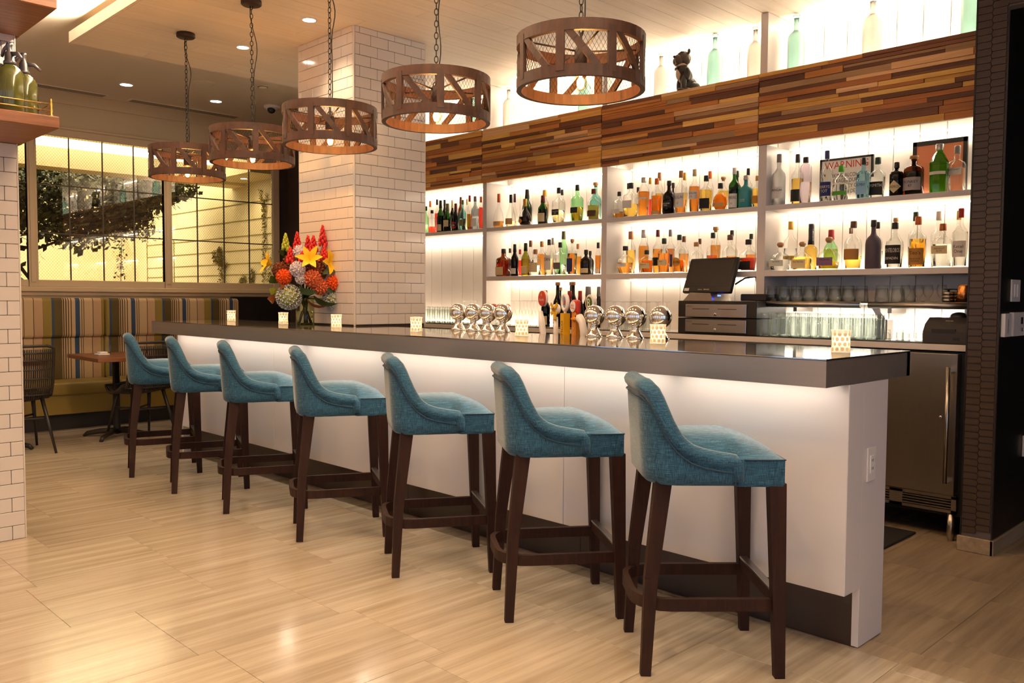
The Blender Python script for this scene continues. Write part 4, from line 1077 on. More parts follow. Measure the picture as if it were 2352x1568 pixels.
def glasses(kind, spots, what, group):
    for (x, y, z, lb) in spots:
        tag(obj('drinking_glass', GLM[kind], None, None, (x, y, z)), lb, 'glass', group)
hb = []
for r in range(3):
    for i in range(12 if r < 2 else 11):
        hb.append((-2.672+.066*i+.02*r, 4.845+.068*r, ZSL, 'upturned clear highball glass, %s from left, %s row, before the lit rail shelf' % (ORD[i], ['front', 'middle', 'back'][r])))
hb = [h for h in hb if h[0] < -1.975]
glasses('highball', hb, '', 'upturned highball glasses on the back counter')
glasses('shot', [(-1.935+.052*i, 4.87+.05*(i % 2), ZSL, 'small upturned shot glass, %s of four beside the receipt printer' % ORD[i]) for i in range(4)], '', 'shot glasses by the printer')
RZ = 1.2625
glasses('rocks', [(-2.715+.083*i+.04*(j), 5.0+.086*j, RZ, 'upturned rocks glass, %s from left, %s row on the rail shelf' % (ORD[i], ['front', 'back'][j])) for j in range(2) for i in range(7)], '', 'rocks glasses on the rail shelf')
glasses('rocks', [(-2.015, 4.985, RZ, 'upturned rocks glass leftmost on the right-hand rail shelf'), (-1.955, 5.06, RZ, 'upturned rocks glass second on the right-hand rail shelf'), (-1.93, 5.15, RZ, 'upturned rocks glass at the back of the right-hand rail shelf')], '', 'rocks glasses on the rail shelf')
glasses('snifter', [(-1.885+.062*i, 4.985+.03*(i % 2), RZ, 'small stemmed tasting glass, %s of four on the rail shelf' % ORD[i]) for i in range(4)], '', 'tasting glasses on the rail shelf')
glasses('highball', [(-6.16+.07*i+.02*j, 4.86+.075*j, ZSL, 'upturned tumbler below the first bay, %s from left, %s row' % (ORD[i], ['front', 'back'][j])) for j in range(2) for i in range(9)], '', 'tumblers below the first bay')
glasses('wine', [(-5.62-.085*i, 5.10, ZSL, 'upturned wine glass below the first bay, %s from the divider' % ORD[i]) for i in range(3)], '', 'wine glasses below the first bay')
glasses('flute', [(-4.93+.075*i+.03*j, 4.88+.085*j, ZSL, 'upturned stem glass behind the beer handles, %s from left, %s row' % (ORD[i], ['front', 'middle', 'back'][j])) for j in range(2) for i in range(4)], '', 'stem glasses behind the beer handles')
glasses('flute', [(-3.98+.075*i+.025*j, 4.88+.085*j, ZSL, 'upturned stem glass left of the cash drawers, %s from left, %s row' % (ORD[i], ['front', 'middle', 'back'][j])) for j in range(3) for i in range(6)], '', 'stem glasses left of the cash drawers')
M['coaster'] = plain('pink_orange_lid', srgb(226, 120, 92), .5)
for i in range(3):
    tag(obj('drinking_glass', GLM['highball'], None, None, (-5.19+.08*i, 4.90, ZSL)), 'clear tumbler under an orange topped jar lid, %s from the post' % ORD[i], 'glass', 'tumblers by the second bay post')
    tag(obj('fruit_half', G().sphere((0, 0, .0), .03, 12, 8, (1, 1, .55)).xf(Matrix.Translation((0, 0, .0165))), M['coaster'], None, (-5.19+.08*i, 4.90, ZSL+.146)), 'orange citrus half resting on a tumbler, %s from the post' % ORD[i], 'fruit', 'citrus halves')
# ---- rail shelf
for i, (a, b, lb) in enumerate(((-2.78, -2.115, 'metal rail shelf with rounded front holding rocks glasses'), (-2.07, -1.462, 'metal rail shelf with rounded front holding copper mugs'))):
    t = thing('rail_shelf', lb, 'shelf', ((a+b)/2, 5.1, 1.245), group='metal rail shelves')
    L = (b-a)/2
    obj('tray', G().box(-L, L, -.165, .22, .008, .0165), M['blackm'], t)
    obj('rail', G().prism([(.0+.019*math.cos(q), .019*math.sin(q)) for q in [PI/2+PI*k/10 for k in range(11)]], -L, L, 0, True).xf(Matrix.Translation((0, -.163, -.002))), M['steel'], t)
    for x in ((-.16,) if i == 0 else (-.25, .17)): obj('bracket', G().bbox(x-.012, x+.012, .0, .22, -.05, .008, .002), M['steel'], t)
    obj('light_strip', G().box(-L+.02, L-.02, .10, .115, -.0, .006), M['ledm'], t)
    stripx('rail_glow', a+.03, b-.03, 5.205, 1.24, 5*(b-a), (1, .92, .80), (0, -.1, -1), .016)
t = thing('glass_washer_bracket', 'slanted grey metal bracket between the two rail shelves', 'bracket', (-2.09, 5.0, 1.16))
obj('plate', G().prism([(-.03, .10), (.0, .10), (.075, -.0), (.03, -.0)], 0, .02, 1).xf(Matrix.Translation((0, .05, 0))), M['steel'], t)
obj('foot', G().bbox(.02, .09, .03, .12, -.116, .0, .004), M['steel'], t)
# ---- copper mugs, stacked jiggers
for i in range(3):
    x, y = ((-1.575, 4.985), (-1.51, 5.02), (-1.56, 5.08))[i]
    t = thing('copper_mug', ['hammered copper mug upturned on the rail shelf, nearest', 'hammered copper mug upturned beside the dark pier', 'hammered copper mug upturned at the back of the rail shelf'][i], 'mug', (x, y, RZ), group='copper mugs')
    obj('cup', G().lathe([(.038, 0), (.037, .05), (.033, .085), (.028, .094), (0, .094)], 18), M['copper'], t)
for i in range(2):
    t = thing('strainer_stack', ['stack of steel strainers on the rail shelf', 'taller stack of steel strainers behind the first'][i], 'bar tool', (-1.655+.03*i, 4.985+.075*i, RZ), group='strainers')
    for j in range(3): obj('bowl', G().lathe([(.028, .019*j), (.031, .019*j+.010), (.028, .019*j+.019), (0, .019*j+.019)], 16), M['steel'], t)
    obj('knob', G().lathe([(.006, .057), (.006, .066), (.03, .069), (.028, .073), (0, .073)], 14), M['black'], t)
# ---- cash drawers and till
t = thing('cash_drawers', 'two stacked black cash drawers with steel fronts', 'cash drawer', (-3.0, 4.80, ZSL))
obj('housing', G().bbox(-.29, .29, .004, .38, .002, .104, .003).bbox(-.29, .29, .004, .38, .108, .216, .003), M['black'], t)
for j, z in enumerate((.012, .111)):
    f = obj('drawer_front', G().bbox(-.227, .223, -.006, .004, z, z+.083, .002), M['steel'], t)
    obj('slot', G().box(-.172, -.045, -.0068, -.005, z+.05, z+.054).box(.02, .155, -.0068, -.005, z+.05, z+.054), M['black'], f)
    obj('lock', G().lathe([(.011, 0), (.011, .003), (.005, .004)], 14).xf(Matrix.Translation((.0, -.006, z+.018)) @ Matrix.Rotation(PI/2, 4, 'X')), M['chrome'], f)
    obj('lettering', text_geo('micros', .009).xf(Matrix.Translation((-.195, -.0066, z+.07))), INK['dark'], f, auto=False)
t = thing('till_terminal', 'black touch screen till terminal on the cash drawers', 'till', (-3.13, 4.93, ZSL+.216)); t.rotation_euler = (0, 0, -.12)
obj('foot', G().prism([(-.12, 0), (.13, 0), (.11, .05), (-.06, .055)], -.09, .10, 1).xf(Matrix.Translation((-.03, 0, 0))), M['steel'], t)
tl = Matrix.Translation((0, -.045, .055)) @ Matrix.Rotation(-.36, 4, 'X')
sc_ = obj('screen_case', G().bbox(-.2, .2, 0, .03, 0, .25, .008, 2).xf(tl), M['black'], t)
obj('screen', G().box(-.175, .175, -.0012, .0, .045, .232).xf(tl), plain('dark_screen', srgb(58, 52, 46), .18, var=.03), sc_)
obj('lettering', text_geo('micros   ORACLE', .009).xf(tl @ Matrix.Translation((-.02, -.0014, .022))), INK['light'], sc_, auto=False)
obj('sticker', G().box(-.185, -.145, -.0014, 0, .012, .032).xf(tl), M['whitep'], sc_)
obj('power_light', G().box(.115, .135, -.06, -.05, .03, .038), emis('blue_led', (.02, .05, 1), 12), t)
obj('neck', G().box(-.05, .05, .0, .05, .03, .12), M['black'], t)
cbl = tag(obj('till_cable', G().tube([(-2.98, 5.0, 1.37), (-2.94, 5.05, 1.41), (-2.88, 5.08, 1.42), (-2.83-.05, 5.1, 1.38), (-2.87, 5.1, 1.32), (-2.90, 5.08, 1.275)], .006, 8), M['black']), 'black cable looping behind the till terminal', 'cable')
tag(obj('card_reader', G().bbox(-2.93, -2.74, 4.98, 5.16, ZSL+.217, ZSL+.262, .006), M['black']), 'low black network box beside the till terminal', 'box')
# ---- receipt printer
t = thing('receipt_printer', 'dark grey receipt printer beside the dark tiled pier', 'printer', (-1.615, 4.95, ZSL))
obj('body', G().prism([(-.115, 0), (.115, 0), (.115, .135), (-.02, .135), (-.085, .10), (-.115, .06)], -.115, .115, 0).xf(Matrix.Identity(4)), plain('dark_grey_plastic', srgb(52, 46, 45), .45), t)
obj('paper_mouth', G().box(-.07, .05, -.1165, -.11, .052, .075), M['black'], t)
obj('paper_cover', G().sphere((.02, .03, .135), .05, 14, 8, (1, .9, .6)), M['black'], t)
obj('switch', G().box(.04, .07, -.1168, -.11, .015, .03), M['black'], t)
obj('lettering', text_geo('micros', .009).xf(Matrix.Translation((.0, -.056, .1185)) @ Matrix.Rotation(-.82, 4, 'X')), INK['light'], t, auto=False)
# ---- wine bottles on the back counter
for i, (x, h, cap) in enumerate(((-4.661, .29, 'red'), (-4.591, .315, 'cork'), (-4.543, .36, 'cork'), (-4.482-.05, .355, 'cork'), (-4.448, .358, 'cork'), (-4.399+.04, .32, 'grey'), (-4.378-.03, .285, 'red'), (-4.322+.02, .32, 'grey'), (-4.261, .32, 'grey'), (-4.30, .285, 'red'))):
    yy = 4.97+.088*(i % 3)
    bottle(x, yy, ZSL, h, .072, 'wine', 'k', 'k', .7, cap, '.10,.48,cream' if i < 2 else '-', '-', 'dark wine bottle with %s top, %s from left on the back counter' % ({'red': 'red foil', 'cork': 'cork', 'grey': 'grey foil'}[cap], ORD[i]), 'wine bottles on the back counter')
# ---- signs on the upper shelf
t = thing('warning_sign', 'framed white warning notice with red heading on the upper shelf', 'sign', (-2.385, 5.295, SH))
obj('frame', G().box(-.17, .17, -.0, .012, 0, .295).box(-.17, .17, -.006, 0, .283, .295).box(.158, .17, -.006, 0, 0, .295).box(-.17, -.158, -.006, 0, 0, .295), M['black'], t)
pp = obj('paper', G().box(-.158, .158, -.002, 0, .005, .283), LBM['white'], t)
obj('lettering', text_geo('WARNING', .045, .28).xf(Matrix.Translation((0, -.0026, .252))), INK['red'], pp, auto=False)
obj('lettering', text_geo('DRINKING ALCOHOLIC\nBEVERAGES DURING\nPREGNANCY CAN\nCAUSE BIRTH DEFECTS', .13, .28).xf(Matrix.Translation((0, -.0026, .135))), INK['dark'], pp, auto=False)
t = thing('framed_permit', 'black framed orange paper certificate behind the gin bottles', 'sign', (-1.83, 5.295, SH)); t.scale = (1, 1, .87)
obj('frame', G().box(-.15, .15, 0, .012, 0, .385).box(-.15, .15, -.006, 0, .355, .385).box(-.15, -.128, -.006, 0, 0, .385).box(.128, .15, -.006, 0, 0, .385), M['black'], t)
obj('paper', G().box(-.128, .128, -.002, 0, .02, .355), plain('orange_paper', srgb(226, 142, 100), .8), t)
# ================================================================== ON THE BAR: GLOBES, HANDLES, CANDLES
def globe(x, y, label):
    t = thing('chrome_globe', label, 'globe', (x, y, ZT), -.75, 'chrome globes on the bar')
    obj('base', G().lathe([(.046, 0), (.047, .004), (.040, .016), (.026, .038), (.017, .052), (.020, .055), (.020, .062), (.014, .064)], 28), M['chrome'], t)
    obj('globe', G().sphere((0, 0, .112), .052, 32, 20), M['chrome'], t)
    obj('seam', G().tube([(.0525*math.cos(2*PI*i/32), .0525*math.sin(2*PI*i/32), .108) for i in range(32)], .0012, 5, True), M['chrome'], t)
    g = G(); g.sphere((0, 0, 0), .0555, 32, 20)
    keep = [f for f in g.f if sum(g.v[i][0] for i in f)/len(f) > .004]; g.f = keep; g.sm = [True]*len(keep)
    m = Matrix.Translation((.006, 0, .110)) @ Matrix.Rotation(-.25, 4, 'Y') @ Matrix.Rotation(.55, 4, 'Z')
    g.xf(m); obj('lid', g, M['chrome'], t)
    return t
GX = [(-3.93, 3.415), (-3.80, 3.42), (-3.675, 3.42), (-3.545, 3.42), (-2.862, 3.42), (-2.722, 3.42), (-2.595, 3.42), (-2.445, 3.42)]
for i, (x, y) in enumerate(GX):
    globe(x, y, 'chrome globe on a flared foot, %s from the left of the %s group of four' % (ORD[i % 4], 'left' if i < 4 else 'right'))
bt = thing('tap_tower', 'steel beer tap rail behind the bar counter', 'tap', (-3.2, 3.60, 0))
obj('rail', G().tube([(-.30, 0, .90), (.24, 0, .90)], .03, 12), M['chrome'], bt)
for x in (-.24, .2): obj('post', G().tube([(x, .0, 0.0), (x, 0, .88)], .02, 10), M['chrome'], bt)
def handle(x, name, label): return thing('beer_tap', label, 'beer tap', (x, 3.60, .925), -.35, 'beer taps behind the counter')
def disc(r, th, zc, n=28, rx=1): return G().prism([(rx*r*math.cos(2*PI*i/n), zc+r*math.sin(2*PI*i/n)) for i in range(n)], -th/2, th/2, 1)
WH, RD = M['white'], plain('red_enamel', srgb(186, 48, 30), .3)
YL = plain('yellow_enamel', srgb(226, 178, 30), .35); GN = plain('green_enamel', srgb(40, 96, 44), .35); AMB = plain('amber_wood_handle', srgb(206, 132, 36), .4); BLU = plain('blue_enamel', srgb(110, 160, 190), .4)
t = handle(-3.40, '', 'white curved beer tap handle topped by a round red disc')
obj('stem', G().tube([(.03, 0, 0), (.02, 0, .10), (-.01, 0, .2), (-.026, 0, .27)], [.012, .016, .02, .012], 12), WH, t)
d_ = obj('badge_disc', disc(.044, .016, .345), RD, t); obj('rim', disc(.045, .014, .345).xf(Matrix.Translation((.002, .005, 0))), WH, d_)
obj('lettering', text_geo('Estrella', .014).xf(Matrix.Translation((0, -.0088, .338))), INK['light'], d_, auto=False)
obj('star', G().prism([((.013 if k % 2 else .006)*math.sin(PI*k/5), .366-(.013 if k % 2 else .006)*math.cos(PI*k/5)) for k in range(10)], -.0095, -.0085, 1), INK['gold'], d_)
t = handle(-3.295, '', 'white beer tap handle with yellow and white pennant badge')
obj('stem', G().tube([(0, 0, 0), (0, 0, .14), (0, 0, .24)], [.012, .015, .012], 12), WH, t)
b_ = obj('badge', G().sphere((-.015, 0, .285), .03, 14, 8, (1.2, .4, .9)).sphere((.02, 0, .285), .03, 14, 8, (1.1, .4, .95)), WH, t)
obj('cross', G().bar((-.035, -.013, .255), (.04, -.013, .315), .02, .004, up=(0, 1, 0)).bar((.035, -.013, .255), (-.04, -.013, .315), .02, .004, up=(0, 1, 0)).bbox(-.012, .025, -.015, -.008, .22, .28, .004), YL, b_)
obj('lettering', text_geo('MONTAUK', .013).xf(Matrix.Translation((0, -.0175, .285))), INK['dark'], b_, auto=False)
t = handle(-3.225, '', 'beer tap handle topped by a white life ring with a lobster, yellow block below')
rg = obj('life_ring', G().tube([(.030*math.cos(2*PI*i/20), 0, .322+.042*math.sin(2*PI*i/20)) for i in range(20)], .0115, 10, True), WH, t)
obj('medallion', disc(.032, .008, .322, rx=.72), BLU, rg)
obj('lobster', G().prism([((.017 if k % 2 else .007)*math.sin(PI*k/4)*.8, .322-(.02 if k % 2 else .008)*math.cos(PI*k/4)) for k in range(8)], -.0062, -.004, 1), INK['red'], rg)
obj('stem', G().tube([(0, 0, .24), (0, 0, .285)], .008, 10), WH, t)
yb = obj('block', G().prism([(-.022, -.02), (.022, -.02), (.022, .02), (-.022, .02)], .06, .262, 2), YL, t)
g = text_geo('PACIFICO', .026); g.xf(Matrix.Translation((0, -.0206, .14)) @ Matrix.Rotation(-PI/2, 4, 'Y')); obj('lettering', g, INK['dark'], yb, auto=False)
t = handle(-3.145, '', 'amber beer tap handle topped by a red square badge with white circle')
obj('stem', G().bbox(-.024, .024, -.016, .016, .0, .27, .004), AMB, t)
b_ = obj('badge', G().bbox(-.034, .044, -.016, .012, .262, .338, .012, 2).sphere((-.02, -.002, .30), .038, 16, 10, (1, .36, 1)), RD, t)
c_ = obj('medallion', disc(.030, .005, .300).xf(Matrix.Translation((-.004, -.0175, 0))), WH, b_)
obj('lettering', text_geo('CL', .024).xf(Matrix.Translation((-.004, -.0207, .30))), INK['red'], c_, auto=False)
g = text_geo('P\nI\nL\nS\nN\nE\nR', .17); g.xf(Matrix.Translation((.0, -.0166, .10))); obj('lettering', g, INK['light'], t, auto=False)
t = handle(-3.035, '', 'white beer tap handle with a round green letter badge behind the globe')
b_ = obj('badge_disc', disc(.046, .02, .322), WH, t); c_ = obj('medallion', disc(.034, .004, .322, rx=.9).xf(Matrix.Translation((-.002, -.0115, 0))), GN, b_)
obj('lettering', text_geo('B', .046).xf(Matrix.Translation((-.002, -.0141, .322))), INK['light'], c_, auto=False)
obj('stem', G().tube([(0, 0, .0), (0, 0, .2), (0, 0, .285)], [.014, .018, .012], 12), WH, t)
t = handle(-3.10, '', 'goose head beer tap handle with orange bill'); t.location.y = 3.57; t.rotation_euler = (0, 0, -.2)
nk = obj('neck', G().tube([(.055, 0, .10), (.053, 0, .16), (.035, 0, .215), (.01, 0, .24), (-.012, 0, .238)], [.026, .022, .021, .024, .015], 14), WH, t)
obj('bill', G().tube([(-.012, 0, .237), (-.035, 0, .231), (-.062, 0, .232)], [.016, .012, .006], 12), plain('orange_bill', srgb(240, 150, 20), .3), t)
obj('eye', G().sphere((-.0, -.02, .248), .0042, 8, 6), M['black'], t)
cc = obj('collar', G().lathe([(.03, .0), (.03, .105), (.0, .105)], 18, (.055, 0, 0)), GN, t)
g = text_geo('GOOSE\nIPA', .045, .05); on_cyl(g, .0306, .075, 0, .055, 0); obj('lettering', g, INK['light'], cc, auto=False)
def porcelain(name, c, tr):
    m, nt, b = nmat(name); nt.nodes.remove(b); out = nt.nodes['Material Output']
    d = node(nt, 'ShaderNodeBsdfDiffuse'); d.inputs[0].default_value = col4(c); t_ = node(nt, 'ShaderNodeBsdfTranslucent'); t_.inputs[0].default_value = col4(c); mx = node(nt, 'ShaderNodeMixShader'); mx.inputs[0].default_value = tr
    nt.links.new(d.outputs[0], mx.inputs[1]); nt.links.new(t_.outputs[0], mx.inputs[2]); nt.links.new(mx.outputs[0], out.inputs[0]); return m
M['porc'] = porcelain('white_bisque_porcelain', (.88, .86, .84), .3); M['porct'] = porcelain('thin_porcelain_dimple', (.95, .86, .66), .75)
M['flame'] = emis('candle_flame', (1, .62, .22), 30); M['wax'] = plain('candle_wax', srgb(240, 228, 200), .5)
def candle(x, y, label, first=[]):
    if not first:
        t = thing('candle_holder', label, 'candle', (x, y, ZT), 0, 'tea light holders along the bar')
        pr = [(.035, 0), (.0355, .003), (.0335, .02), (.0325, .04), (.034, .068), (.037, .085)]
        g = G().lathe(pr, 28); g.f.pop(); g.sm.pop(); obj('cup', g, M['porc'], t)
        g = G()
        for r in range(4):
            for k in range(11):
                z = .014+.0185*r; a = 2*PI*(k+.5*(r % 2))/11; rr = interp([(b, a_) for a_, b in pr], z)+.0006
                p = label_patch(.0145, .0155, 'round'); on_cyl(p, rr, z, a); g.add(p.v, p.f, True)
        d = obj('dimple_pattern', g, M['porct'], t, auto=False); d['kind'] = 'stuff'
        w_ = obj('tea_light', G().lathe([(.018, .002), (.018, .016), (0, .016)], 14), M['wax'], t)
        obj('flame', G().lathe([(.0, .016), (.003, .022), (.0035, .027), (.0, .038)], 8), M['flame'], w_)
        l = bpy.data.lights.new('candle_light', 'POINT'); l.energy = .3; l.color = (1, .72, .38); l.shadow_soft_size = .008
        o = bpy.data.objects.new('candle_light', l); C.objects.link(o); o.parent = t; o.location = (0, 0, .045)
        first.append(t)
    else: dup(first[0], (x, y, ZT), 1.3*len(first)+x, label)
for x, y, lb in ((-1.423, 3.152, 'white dimpled candle holder near the outlet end of the bar'), (-2.249, 3.13, 'white dimpled candle holder in front of the right globes'), (-3.173, 3.20, 'white dimpled candle holder between the two groups of globes'), (-3.947, 3.104, 'white dimpled candle holder left of the globes'), (-4.829, 3.13, 'white dimpled candle holder right of the flower vase'), (-5.62, 3.19, 'white dimpled candle holder left of the flower vase'), (-6.555, 3.25, 'white dimpled candle holder at the far end of the bar')):
    candle(x, y, lb)
# ================================================================== BANQUETTE, TABLES, RATTAN CHAIRS
def stripes():
    m, nt, b = nmat('striped_upholstery'); tc = node(nt, 'ShaderNodeTexCoord'); sp_ = node(nt, 'ShaderNodeSeparateXYZ'); nt.links.new(tc.outputs['Object'], sp_.inputs[0])
    ma = node(nt, 'ShaderNodeMath', operation='MULTIPLY_ADD'); ma.inputs[1].default_value = 1/.536; ma.inputs[2].default_value = .12; nt.links.new(sp_.outputs[1], ma.inputs[0])
    fr_ = node(nt, 'ShaderNodeMath', operation='FRACT'); nt.links.new(ma.outputs[0], fr_.inputs[0])
    cr = node(nt, 'ShaderNodeValToRGB'); cr.color_ramp.interpolation = 'CONSTANT'
    tan, dk, bl, ol, od, pk = srgb(208, 180, 140), srgb(66, 48, 26), srgb(44, 70, 106), srgb(150, 130, 60), srgb(88, 72, 30), srgb(200, 166, 130)
    seq = [(0, bl), (.075, tan), (.105, dk), (.115, tan), (.14, dk), (.15, tan), (.30, dk), (.31, pk), (.455, dk), (.46, ol), (.60, bl), (.64, od), (.78, tan), (.79, dk), (.81, tan), (.83, dk), (.85, tan), (.875, dk), (.89, tan), (.92, dk), (.935, tan)]
    e = cr.color_ramp.elements; e[0].position = 0; e[0].color = col4(bl); e[1].position = .075; e[1].color = col4(tan)
    for p, c in seq[2:]:
        k = e.new(p); k.color = col4(c)
    nt.links.new(fr_.outputs[0], cr.inputs[0])
    nz = node(nt, 'ShaderNodeTexNoise', i_Scale=220.0, i_Detail=2.0); nt.links.new(tc.outputs['Object'], nz.inputs['Vector'])
    mx = node(nt, 'ShaderNodeMix', data_type='RGBA', blend_type='MULTIPLY'); mx.inputs[0].default_value = .35; nt.links.new(cr.outputs[0], mx.inputs[6]); nt.links.new(nz.outputs[0], mx.inputs[7])
    nt.links.new(mx.outputs[2], b.inputs['Base Color']); b.inputs['Roughness'].default_value = .8; return m
M['stripe'] = stripes()
bq = thing('banquette', 'long banquette with striped back cushions and olive vinyl seat', 'bench', (-9.0, 2.9, 0))
for y0, y1 in ((.6, 1.66), (1.664, 3.118), (3.122, 4.565)):
    a, b = y0-2.9, y1-2.9
    obj('back_cushion', G().bbox(-.20, .0, a, b, .86, 1.248, .035, 4).xf(Matrix.Identity(4)), M['stripe'], bq)
    obj('lower_back', G().bbox(-.20, -.03, a, b, .44, .862, .02, 3), M['stripe'], bq)
    obj('seat_cushion', G().bbox(-.14, .37, a, b, .33, .452, .025, 3), M['olive'], bq)
obj('seat_front', G().bbox(-.2, .345, -2.3, 1.665, .15, .335, .006), M['olive'], bq)
obj('plinth', G().box(-.2, .27, -2.3, 1.66, 0, .15), M['dark'], bq)
TLB = ['small wooden table behind the left rattan chair', 'small wooden table set for diners behind the middle rattan chair', 'small wooden table beyond the far end of the bar']
for i, y in enumerate((1.88, 2.84, 3.80)):
    t = thing('dining_table', TLB[i], 'table', (-7.96, y, 0), 0, 'banquette tables')
    obj('tabletop', G().bbox(-.4, .4, -.285, .285, .705, .74, .004), M['tablew'], t)
    obj('pedestal', G().lathe([(.035, .03), (.03, .06), (.03, .69), (.09, .7), (.09, .705), (0, .705)], 14), M['blackm'], t)
    for k in range(4):
        a = PI/4+k*PI/2; c, s = math.cos(a), math.sin(a)
        obj('foot', G().tube([(0, 0, .06), (.15*c, .15*s, .05), (.27*c, .27*s, .03), (.30*c, .30*s, .004)], [.026, .024, .02, .016], 8), M['blackm'], t)
t = thing('water_glass', 'tall clear water glass on the middle banquette table', 'glass', (-8.05, 2.80, .74))
obj('cup', G().lathe([(.03, 0), (.033, .17)], 14), M['glass'], t)
t = thing('napkin', 'folded white napkin on the middle banquette table', 'napkin', (-8.0, 2.74, .74))
obj('fold', G().bbox(-.07, .05, -.05, .05, 0, .014, .005).bbox(-.06, .03, -.03, .04, .014, .03, .006), M['white'], t)
t = thing('salt_shaker', 'small glass salt shaker with metal lid on the table', 'shaker', (-7.9, 2.95, .74))
obj('jar', G().lathe([(.018, 0), (.02, .06), (.016, .075)], 12), M['glass'], t); obj('lid', G().lathe([(.017, .075), (.017, .092), (.01, .1), (0, .1)], 12), M['steel'], t)
def build_chair():
    t = thing('rattan_chair', 'x', 'chair', (0, 0, 0), 0, 'rattan dining chairs')   # faces -X
    # shell: seat bowl + tall back, drawn as rows of canes
    def S(u, v):  # u: 0 seat front .. 1 back top ; v -1..1
        if u < .42:
            k = u/.42; x = -.24+.42*k; z = .475-.07*math.sin(PI*min(1, k*1.1))+.0*k; w_ = .20+.03*math.sin(PI*k); z += .045*(abs(v)**2)*k
        else:
            k = (u-.42)/.58; ang = min(1, k/.35)
            x = .18+.045*math.sin(ang*PI/2)+.055*k; z = .425+.02+.425*k; w_ = .205+.0*k; x -= .055*(abs(v)**2.2)*(1-.35*k)
        return (x, v*w_, z)
    g = G(); nV = 25
    for j in range(nV):
        v = -.94+1.88*j/(nV-1); pts = [S(u/26, v) for u in range(0, 26)]
        g.tube(pts, .0058, 5)
    obj('cane_weave', g, M['rattan'], t)['kind'] = 'stuff'
    for u in (.06, .14, .22, .30, .38, .46, .54, .64, .74, .84, .92):
        obj('cane_band', G().tube([S(u, -.97+1.94*k/12) for k in range(13)], .0075, 6), M['rattan'], t)
    rim = [S(u/30, -1) for u in range(0, 30)]+[S(.985, -.9), S(1, -.7), S(1, -.3), S(1, .3), S(1, .7), S(.985, .9)]+[S(u/30, 1) for u in range(29, -1, -1)]+[S(0, .6), S(-.02, 0), S(0, -.6)]
    obj('rim', G().tube(rim, .012, 8, True), M['rattan'], t)
    for x, y, fx, fy in ((-.12, -.14, -.25, -.2), (-.12, .14, -.25, .2), (.13, -.14, .26, -.2), (.13, .14, .26, .2)):
        obj('leg', G().tube([(x, y, .44), (fx, fy, 0)], [.017, .010], 10), M['blackm'], t)
    obj('stretcher', G().tube([(-.17, -.165, .28), (-.05, 0, .27), (-.17, .165, .28)], .009, 8).tube([(.18, -.165, .28), (.06, 0, .27), (.18, .165, .28)], .009, 8), M['blackm'], t)
    return t
ch = build_chair(); ch.location = (-7.70, 2.955, 0); ch['label'] = 'dark rattan chair behind the stool nearest the banquette'; ch.rotation_euler = (0, 0, .1)
dup(ch, (-7.70, 1.98, 0), .0, 'dark rattan chair partly hidden by the tiled pillar')
# ================================================================== PILLAR SHELVES AND SODA SIPHONS
def pshelf(z, label):
    t = thing('wall_shelf', label, 'shelf', (-4.9355, .9, z), group='walnut shelves on the pillar')
    obj('board', G().bbox(.002, .60, -.62, .415, 0, .055, .004).bbox(-.45, .002, .40, .415, 0, .055, .002), M['shelfw'], t)
    return t
ps1 = pshelf(2.044, 'thick walnut shelf on the pillar carrying green soda siphons')
pshelf(2.589, 'thick walnut shelf at the top of the pillar, empty underside visible')
zs = 2.0995
br = thing('gallery_rail', 'polished brass gallery rail along the siphon shelf', 'rail', (-4.35, 1.30, zs))
for h in (.028, .058): obj('rail', G().tube([(-.02, -1.0, h), (-.02, -.01, h)], .003, 8).tube([(-.02, -.01, h), (-.56, -.01, h)], .003, 8), M['brass'], br)
for p in ((-.02, -.01), (-.56, -.01), (-.02, -.7)): obj('post', G().lathe([(.010, 0), (.010, .006), (.005, .012), (.008, .03), (.005, .04), (.007, .058), (.004, .068), (.006, .075), (0, .085)], 12, (p[0], p[1], 0)), M['brass'], br)
M['siph'] = plain('olive_siphon_glass', srgb(86, 86, 38), .12, coat=.4, var=.08); M['pewter'] = plain('pewter_fitting', srgb(108, 104, 108), .35, .7)
for i, (x, y, rz, lb) in enumerate(((-4.44, 1.14, .5, 'olive green soda siphon nearer the pillar edge, front one'), (-4.58, 1.235, 1.2, 'olive green soda siphon behind the front one, right'), (-4.70, 1.13, .9, 'clear necked soda siphon at the back of the shelf'))):
    t = thing('soda_siphon', lb, 'siphon', (x, y, zs), rz, 'old soda siphons')
    obj('flask', G().lathe([(.055, 0), (.059, .006), (.059, .165), (.054, .19), (.036, .212), (.022, .222), (.022, .228)], 24), M['siph'] if i < 2 else GM['s'], t)
    obj('collar', G().lathe([(.026, .222), (.027, .236), (.021, .242), (.020, .272), (.012, .285), (.012, .305), (.015, .312), (.012, .322), (0, .324)], 16), M['pewter'], t)
    obj('spout', G().tube([(.012, 0, .272), (.045, 0, .27), (.072, 0, .245)], [.011, .009, .007], 10), M['pewter'], t)
    obj('lever', G().tube([(-.004, 0, .312), (-.03, 0, .295), (-.045, 0, .262)], [.009, .008, .006], 8), M['pewter'], t)
